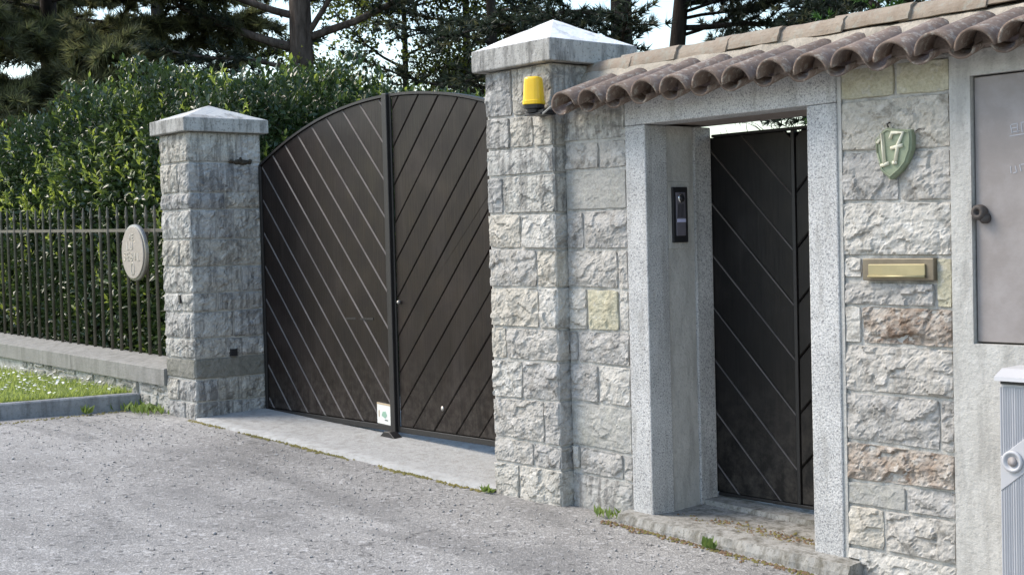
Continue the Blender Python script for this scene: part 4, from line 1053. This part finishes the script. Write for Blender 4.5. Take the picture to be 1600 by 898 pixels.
# trees -------------------------------------------------------------
def path(p, d, L, n, droop, wig, rr):
    p = Vector(p); d = Vector(d).normalized(); out = [p.copy()]
    for k in range(n):
        d = (d+Vector((rr.uniform(-wig, wig), rr.uniform(-wig, wig), rr.uniform(-wig, wig)+droop))).normalized()
        p = p+d*(L/n); out.append(p.copy())
    return out
def tree(name, label, base, height, r0, limbs, kind, bark, seed, twigs=7, tuft=.15, lean=(0, 0), per=12, mats=None, tipfrac=.25, dens=1.0, zmax=9.5, twig_len=1.0, wd=.011, spread=.55, light=.2, group='garden trees', leafsize=.06):
    rr = random.Random(seed); bx, by = base; z0 = gz(bx)-.05
    root = empty(name, (bx, by, z0), label, 'tree', group)
    tp = []; tr = []
    n = 10
    for k in range(n+1):
        t = k/n; tp.append((bx+lean[0]*t*height+.06*noise.noise(Vector((seed, t*3, 0))), by+lean[1]*t*height+.06*noise.noise(Vector((seed, t*3, 5))), z0+height*t))
        tr.append(r0*(1.18 if k == 0 else 1)*(1-.72*t))
    MB().tube(tp, tr, 14).obj('trunk', bark, root, True)
    def trunk_at(h):
        t = min(1, h/height)*n; k = min(n-1, int(t)); a, b = Vector(tp[k]), Vector(tp[k+1]); return a+(b-a)*(t-k)
    C = []; Dd = []; tw = MB()
    for (h, az, L, up, droop, rl) in limbs:
        o = trunk_at(h); d = Vector((math.cos(az), math.sin(az), up))
        pts = path(o, d, L, 9, droop, .13, rr); m_ = len(pts)
        MB().tube(pts, [rl*(1-.85*i/(m_-1)) for i in range(m_)], 8).obj('limb', bark, root, True)
        cnt = max(3, int(L*twigs))
        for q in range(cnt):
            t = tipfrac+(1-tipfrac)*(q+rr.random())/cnt; k = min(m_-2, int(t*(m_-1))); a = pts[k].lerp(pts[k+1], t*(m_-1)-k)
            dirl = (pts[k+1]-pts[k]).normalized(); sd_ = dirl.cross(Vector((0, 0, 1))).normalized()*(1 if q % 2 else -1)
            td = (dirl*rr.uniform(.3, .9)+sd_*rr.uniform(.4, 1.0)+Vector((0, 0, rr.uniform(-.35, .35))))
            tl = twig_len*rr.uniform(.35, 1.0)*(1.05-.5*t); tpnts = path(a, td, tl, 5, droop*.6, .2, rr)
            tw.tube(tpnts, [.012, .010, .008, .006, .005, .003], 4, False)
            nt = max(2, int(tl/.11*dens))
            for s in range(nt):
                u = (s+rr.random())/nt*5; k2 = min(4, int(u)); pp = tpnts[k2].lerp(tpnts[k2+1], u-k2)
                if pp.z > zmax: continue
                C.append(pp[:]); dv = (tpnts[k2+1]-tpnts[k2]).normalized(); Dd.append(dv[:])
    if tw.v: mesh_obj('twigs', tw.v, tw.f, bark, root)['kind'] = 'stuff'
    C = np.array(C); Dd = np.array(Dd)
    if kind == 'needle':
        V, F = needles(C, Dd+np.array([0, 0, .25]), per, tuft, wd, spread)
        mi = np.repeat(np.where(RNG.uniform(0, 1, len(C)) < light, 1, 0), per)
        big_mesh('crown', V, F, mats or [M_NEEDLE, M_NEEDLE2], root, mi)
    elif kind == 'leaf':
        Cn = np.repeat(C, per, 0)+RNG.normal(0, tuft, (len(C)*per, 3)); Dn = RNG.normal(0, 1, Cn.shape)+np.array([0, 0, -.3])
        L = RNG.uniform(.7, 1.3, len(Cn))*leafsize; V, F = leaves(Cn, Dn, RNG.normal(0, .7, Cn.shape)+np.array([0, 0, 1.0]), L, L*.6)
        mi = np.repeat(np.where(RNG.uniform(0, 1, len(C)) < light, 1, 0), per*4)
        big_mesh('crown', V, F, mats or [M_TLEAF2, M_TLEAF], root, mi)
    return root
def ring(n, h0, h1, L0, L1, up, droop, rl, seed, az0=None, az1=None):
    rr = random.Random(seed); out = []
    for k in range(n):
        t = (k+rr.random()*.6)/n; h = h0+(h1-h0)*t; az = rr.uniform(0, 2*math.pi) if az0 is None else rr.uniform(az0, az1)
        out.append((h, az, L0+(L1-L0)*t+rr.uniform(-.4, .4), up+rr.uniform(-.12, .12), droop, rl*(1-.4*t)))
    return out
# image-plane right as seen from the camera is about (+.65,+.76); left is the opposite
AZR = math.atan2(.76, .65); AZL = AZR+math.pi; AZC = math.atan2(-.65, .76)
# big pine with bare trunk behind the hedge
lm = [(4.75, AZL-.1, 4.2, .12, .05, .085), (4.9, AZR+.1, 4.6, .22, .03, .075), (4.9, AZR-.2, 2.6, 1.1, .02, .06), (5.3, AZL+.3, 4.2, .25, .02, .07), (4.4, AZL+.5, 3.0, .15, -.02, .05), (5.6, AZR+.5, 3.6, .25, .0, .06), (5.8, AZC, 3.4, .3, -.02, .06)] + ring(7, 6.0, 9.5, 4.2, 2.2, .25, -.01, .06, 3)
tree('pine_tree', 'big pine with thick bare brown trunk standing behind the hedge', (-20.31, 7.28), 11, .29, lm, 'needle', M_BARK, 11, twigs=9, tuft=.18, per=16, wd=.014, light=.15, zmax=7.8, mats=[M_CEDAR, M_NEEDLE])
# dark pine further left
lm = [(4.9, AZR, 3.4, .05, .03, .05), (4.4, AZR+.2, 2.6, .0, .03, .04), (5.3, AZL, 3.5, .1, -.02, .05), (4.2, AZL-.2, 2.4, .05, -.02, .04)]+ring(12, 5.2, 10, 3.8, 2.0, .1, -.02, .05, 5)
tree('pine_tree', 'dark slim pine trunk between hedge top and hanging needles', (-26.86, 7.86), 12, .23, lm, 'needle', M_BARKD, 12, twigs=12, tuft=.2, per=16, dens=1.2, wd=.016, light=.05, zmax=8.0, mats=[M_CEDAR, M_NEEDLE])
# drooping soft pine overhanging the hedge at the left
lm = ring(30, 2.6, 7.8, 4.6, 3.4, .08, -.04, .05, 8, AZC-1.7, AZC+1.9)
tree('pine_tree', 'soft drooping olive green pine hanging over the hedge at far left', (-24.6, 4.6), 11, .24, lm, 'needle', M_BARKD, 13, twigs=15, tuft=.24, per=20, dens=1.5, light=.35, zmax=7.2, twig_len=1.4, wd=.014, spread=.6)
lm = ring(26, 2.0, 7.5, 4.2, 3.0, .10, -.03, .05, 18)
tree('pine_tree', 'shaded pine filling the space behind the drooping pine at far left', (-29.5, 5.2), 10, .22, lm, 'needle', M_BARKD, 19, twigs=14, tuft=.26, per=18, dens=1.4, light=.1, zmax=7.8, twig_len=1.4, wd=.02)
# leafy tree above the gate
lm = [(3.0, AZL, 2.6, .35, .03, .035), (3.3, AZR, 2.3, .4, .0, .035), (2.6, AZC, 2.4, .35, .0, .03), (3.8, AZL+.4, 3.0, .4, .0, .04), (4.1, AZC+.4, 2.4, .35, .0, .03)]+ring(12, 3.0, 6.6, 3.0, 1.8, .4, .0, .035, 21)
tree('leafy_tree', 'small yellow green leafy tree with sky between its leaves above the gate', (-20.9, 9.9), 7.5, .10, lm, 'leaf', M_BARKD, 14, twigs=9, tuft=.20, per=11, light=.6, zmax=7.2, leafsize=.085)
lm = ring(14, 2.6, 7.6, 2.6, 1.8, .25, .0, .035, 31)
tree('leafy_tree', 'dark thin trunked tree just left of the wide pillar', (-20.3, 10.9), 9, .12, lm, 'leaf', M_BARKD, 15, twigs=7, tuft=.2, per=9, light=.2, zmax=7.2, leafsize=.085)
lm = ring(16, 3.2, 8.0, 2.8, 1.8, .15, -.01, .04, 33)
tree('cedar_tree', 'dark cedar trunk directly behind the wide pillar cap', (-18.4, 9.9), 10, .13, lm, 'needle', M_BARKD, 16, twigs=8, tuft=.17, per=14, wd=.013, light=.2, zmax=7.5, mats=[M_CEDAR, M_NEEDLE])
# cedars right of the pillar
lm = [(4.5, AZL, 2.6, .05, -.01, .05), (4.9, AZL+.3, 3.0, .1, -.01, .05), (4.3, AZC, 2.4, .05, -.02, .04), (3.9, AZR, 1.3, -.05, -.02, .03)]+ring(9, 5.0, 9.0, 3.4, 2.0, .1, -.02, .05, 35)
tree('cedar_tree', 'thick grey cedar trunk seen beyond the right end of the pillar cap', (-15.47, 10.14), 11, .25, lm+ring(7, 3.6, 5.8, 2.4, 1.8, .05, -.01, .035, 78), 'needle', M_BARKD, 17, twigs=11, tuft=.17, per=16, wd=.015, light=.08, zmax=7.5, mats=[M_CEDAR, M_NEEDLE])
lm = [(4.0, AZR, 4.4, .12, .0, .06), (4.4, AZR+.3, 5.0, .15, .0, .06), (4.9, AZR-.2, 4.6, .1, .0, .05), (3.6, AZR+.1, 2.6, .0, .0, .04), (3.6, AZC, 2.0, .1, .0, .03), (5.3, AZR+.1, 5.5, .05, -.01, .05), (5.6, AZR-.3, 4.5, .05, -.01, .05)]+ring(6, 5.6, 8.5, 3.5, 2.0, .1, -.02, .05, 36)
tree('cedar_tree', 'leaning cedar with dark layered branches above the roof tiles', (-16.1, 11.4), 10, .20, lm+ring(14, 3.2, 6.2, 4.4, 3.2, .12, .0, .04, 77, AZR-.9, AZR+.9), 'needle', M_BARKD, 18, lean=(.07, .085), twigs=11, tuft=.16, per=16, wd=.014, light=.1, zmax=7.5, tipfrac=.15, mats=[M_CEDAR, M_NEEDLE])
lm = ring(34, 2.6, 6.8, 2.8, 2.0, .15, -.02, .03, 41)
tree('cedar_tree', 'dense dark green conifer behind the middle of the tiled coping', (-11.6, 12.2), 8, .12, lm, 'needle', M_BARKD, 22, twigs=12, tuft=.16, per=16, wd=.014, light=.15, zmax=7.0, mats=[M_CEDAR, M_NEEDLE])
lm = ring(30, 1.6, 4.8, .9, .45, .7, .05, .02, 43)
tree('conifer', 'small bright green conifer peeking over the ridge tiles', (-9.05, 7.6), 5.0, .06, lm, 'needle', M_BARKD, 23, twigs=12, tuft=.10, per=16, light=.5, zmax=9, twig_len=.5, mats=[M_CYPR, M_CYPR])
# leafless shrub seen in the gap over the pedestrian door
sr = random.Random(3); sbm = MB(); sbx, sby = -9.55, 6.6; sz = gz(sbx)
for k in range(70):
    a = sr.uniform(0, 2*math.pi); p = path((sbx+sr.uniform(-.2, .2), sby+sr.uniform(-.2, .2), sz), (math.cos(a)*.25, math.sin(a)*.25, 1), sr.uniform(2.1, 2.75), 8, 0, .16, sr)
    sbm.tube(p, [.014, .012, .011, .010, .009, .007, .006, .005, .003], 4, False)
    for j in range(6):
        q = path(p[sr.randint(4, 8)], (sr.uniform(-1, 1), sr.uniform(-1, 1), sr.uniform(-.2, .9)), sr.uniform(.2, .5), 4, -.03, .3, sr); sbm.tube(q, [.006, .005, .004, .003, .002], 4, False)
bs = sbm.obj('bare_shrub', M_BARKD); tag(bs, 'leafless twiggy shrub showing in the gap above the pedestrian door', 'shrub')

# ------------------------------------------------------------------ weeds, moss, loose gravel
def weed(x, y, n, h, label, spread=.06, broad=.3):
    z = gz(x)+.005; N = n
    P = np.stack([RNG.normal(x, spread, N), RNG.normal(y, spread*.5, N), np.full(N, z)], 1)
    D = np.stack([RNG.normal(0, .5, N), RNG.normal(-.1, .4, N), np.ones(N)], 1); L = RNG.uniform(.5, 1, N)*h
    V, F = leaves(P, D, RNG.normal(0, 1, P.shape)+np.array([0, -1, .3]), L, L*broad)
    root = empty('weed', (x, y, z), label, 'weed', 'weeds along the wall foot')
    big_mesh('leaves', V, F, M_WEED, root)['kind'] = 'stuff'
weed(-11.35, -.17, 60, .11, 'low leafy weeds between kerb end and narrow pillar', .14, .3)
weed(-11.12, -.17, 50, .10, 'bright weeds touching the foot of the narrow pillar', .12, .35)
weed(-11.45, -.6, 9, .14, 'single upright weed in front of the kerb', .012, .3)
weed(-6.56, -.14, 26, .06, 'tiny green weed at left foot of the wide pillar', .02, .35)
weed(-5.53, -.09, 26, .08, 'green weed tuft left of the doorstep', .05, .3)
weed(-4.72, -.17, 16, .07, 'small weed growing along the doorstep front', .02, .5)
V = []; F = []
def clump(x, y, z, r):
    b = len(V); n = 6; V.append((x, y, z+r*.55))
    for k in range(n):
        a = 2*math.pi*k/n+random.random(); q = r*random.uniform(.6, 1.2); V.append((x+q*math.cos(a), y+q*math.sin(a), z-.003))
    for k in range(n): F.append((b, b+1+k, b+1+(k+1) % n))
for i in range(900):
    x = random.uniform(-10.45, -6.6)
    if noise.noise(Vector((x*1.7, 4, 0))) < random.uniform(-.35, .3): continue
    clump(x, -.135+random.gauss(0, .014)+.02*noise.noise(Vector((x*2.2, 1, 0))), gz(x)+.004, random.uniform(.006, .018))
for i in range(420):
    x = random.uniform(-5.5, -3.9); clump(x, -.145-abs(random.gauss(0, .03)), gz(x)+.004, random.uniform(.005, .014))
for i in range(160):
    x = random.uniform(-11.9, -11.0); clump(random.uniform(-11.47, -11.36), random.uniform(-2.2, -.15), gz(-11.4)+.004, random.uniform(.006, .016))
for i in range(260):
    x = random.gauss(-4.55, .28); y = random.gauss(.12, .05)
    if -5.2 < x < -4.2: clump(x, y, -.022-.046*(x+5.45)/1.55+.002, random.uniform(.004, .012))
mi_ = np.array([1 if V[f[0]][0] > -5.6 and random.random() < .55 else 0 for f in F]); mi_ = np.repeat(mi_[::6], 6)[:len(F)]
ms = big_mesh('moss', V, F, [M_MOSS, M_LITTER], smooth=True, mat_idx=mi_); tag(ms, 'patchy yellow green moss along sill and step edges', 'moss', kind='stuff')
M_GRAV = mat_plain('loose_grit', (.34,.33,.32), .85, .4, 25, .002, 60)
V = []; F = []
oc = [(1,0,0),(-1,0,0),(0,1,0),(0,-1,0),(0,0,1),(0,0,-1)]; of = [(0,2,4),(2,1,4),(1,3,4),(3,0,4),(2,0,5),(1,2,5),(3,1,5),(0,3,5)]
for i in range(2600):
    x = random.uniform(-12, -2.5); y = -.2-abs(random.gauss(0, 1.3)) if random.random() < .8 else random.uniform(-4, -.2)
    if x < -11.3: continue
    r = random.uniform(.003, .009)*(1.5 if random.random() < .06 else 1); b = len(V); s = [r*random.uniform(.6, 1.3) for _ in range(3)]; a = random.random()*6.28; ca, sa = math.cos(a), math.sin(a)
    for p in oc: V.append((x+(p[0]*s[0]*ca-p[1]*s[1]*sa), y+(p[0]*s[0]*sa+p[1]*s[1]*ca), gz(x)+.004+p[2]*s[2]*.8))
    for f in of: F.append(tuple(b+q for q in f))
gv = big_mesh('loose_gravel', V, F, M_GRAV); tag(gv, 'loose pale grit scattered over the asphalt', 'gravel', kind='stuff')
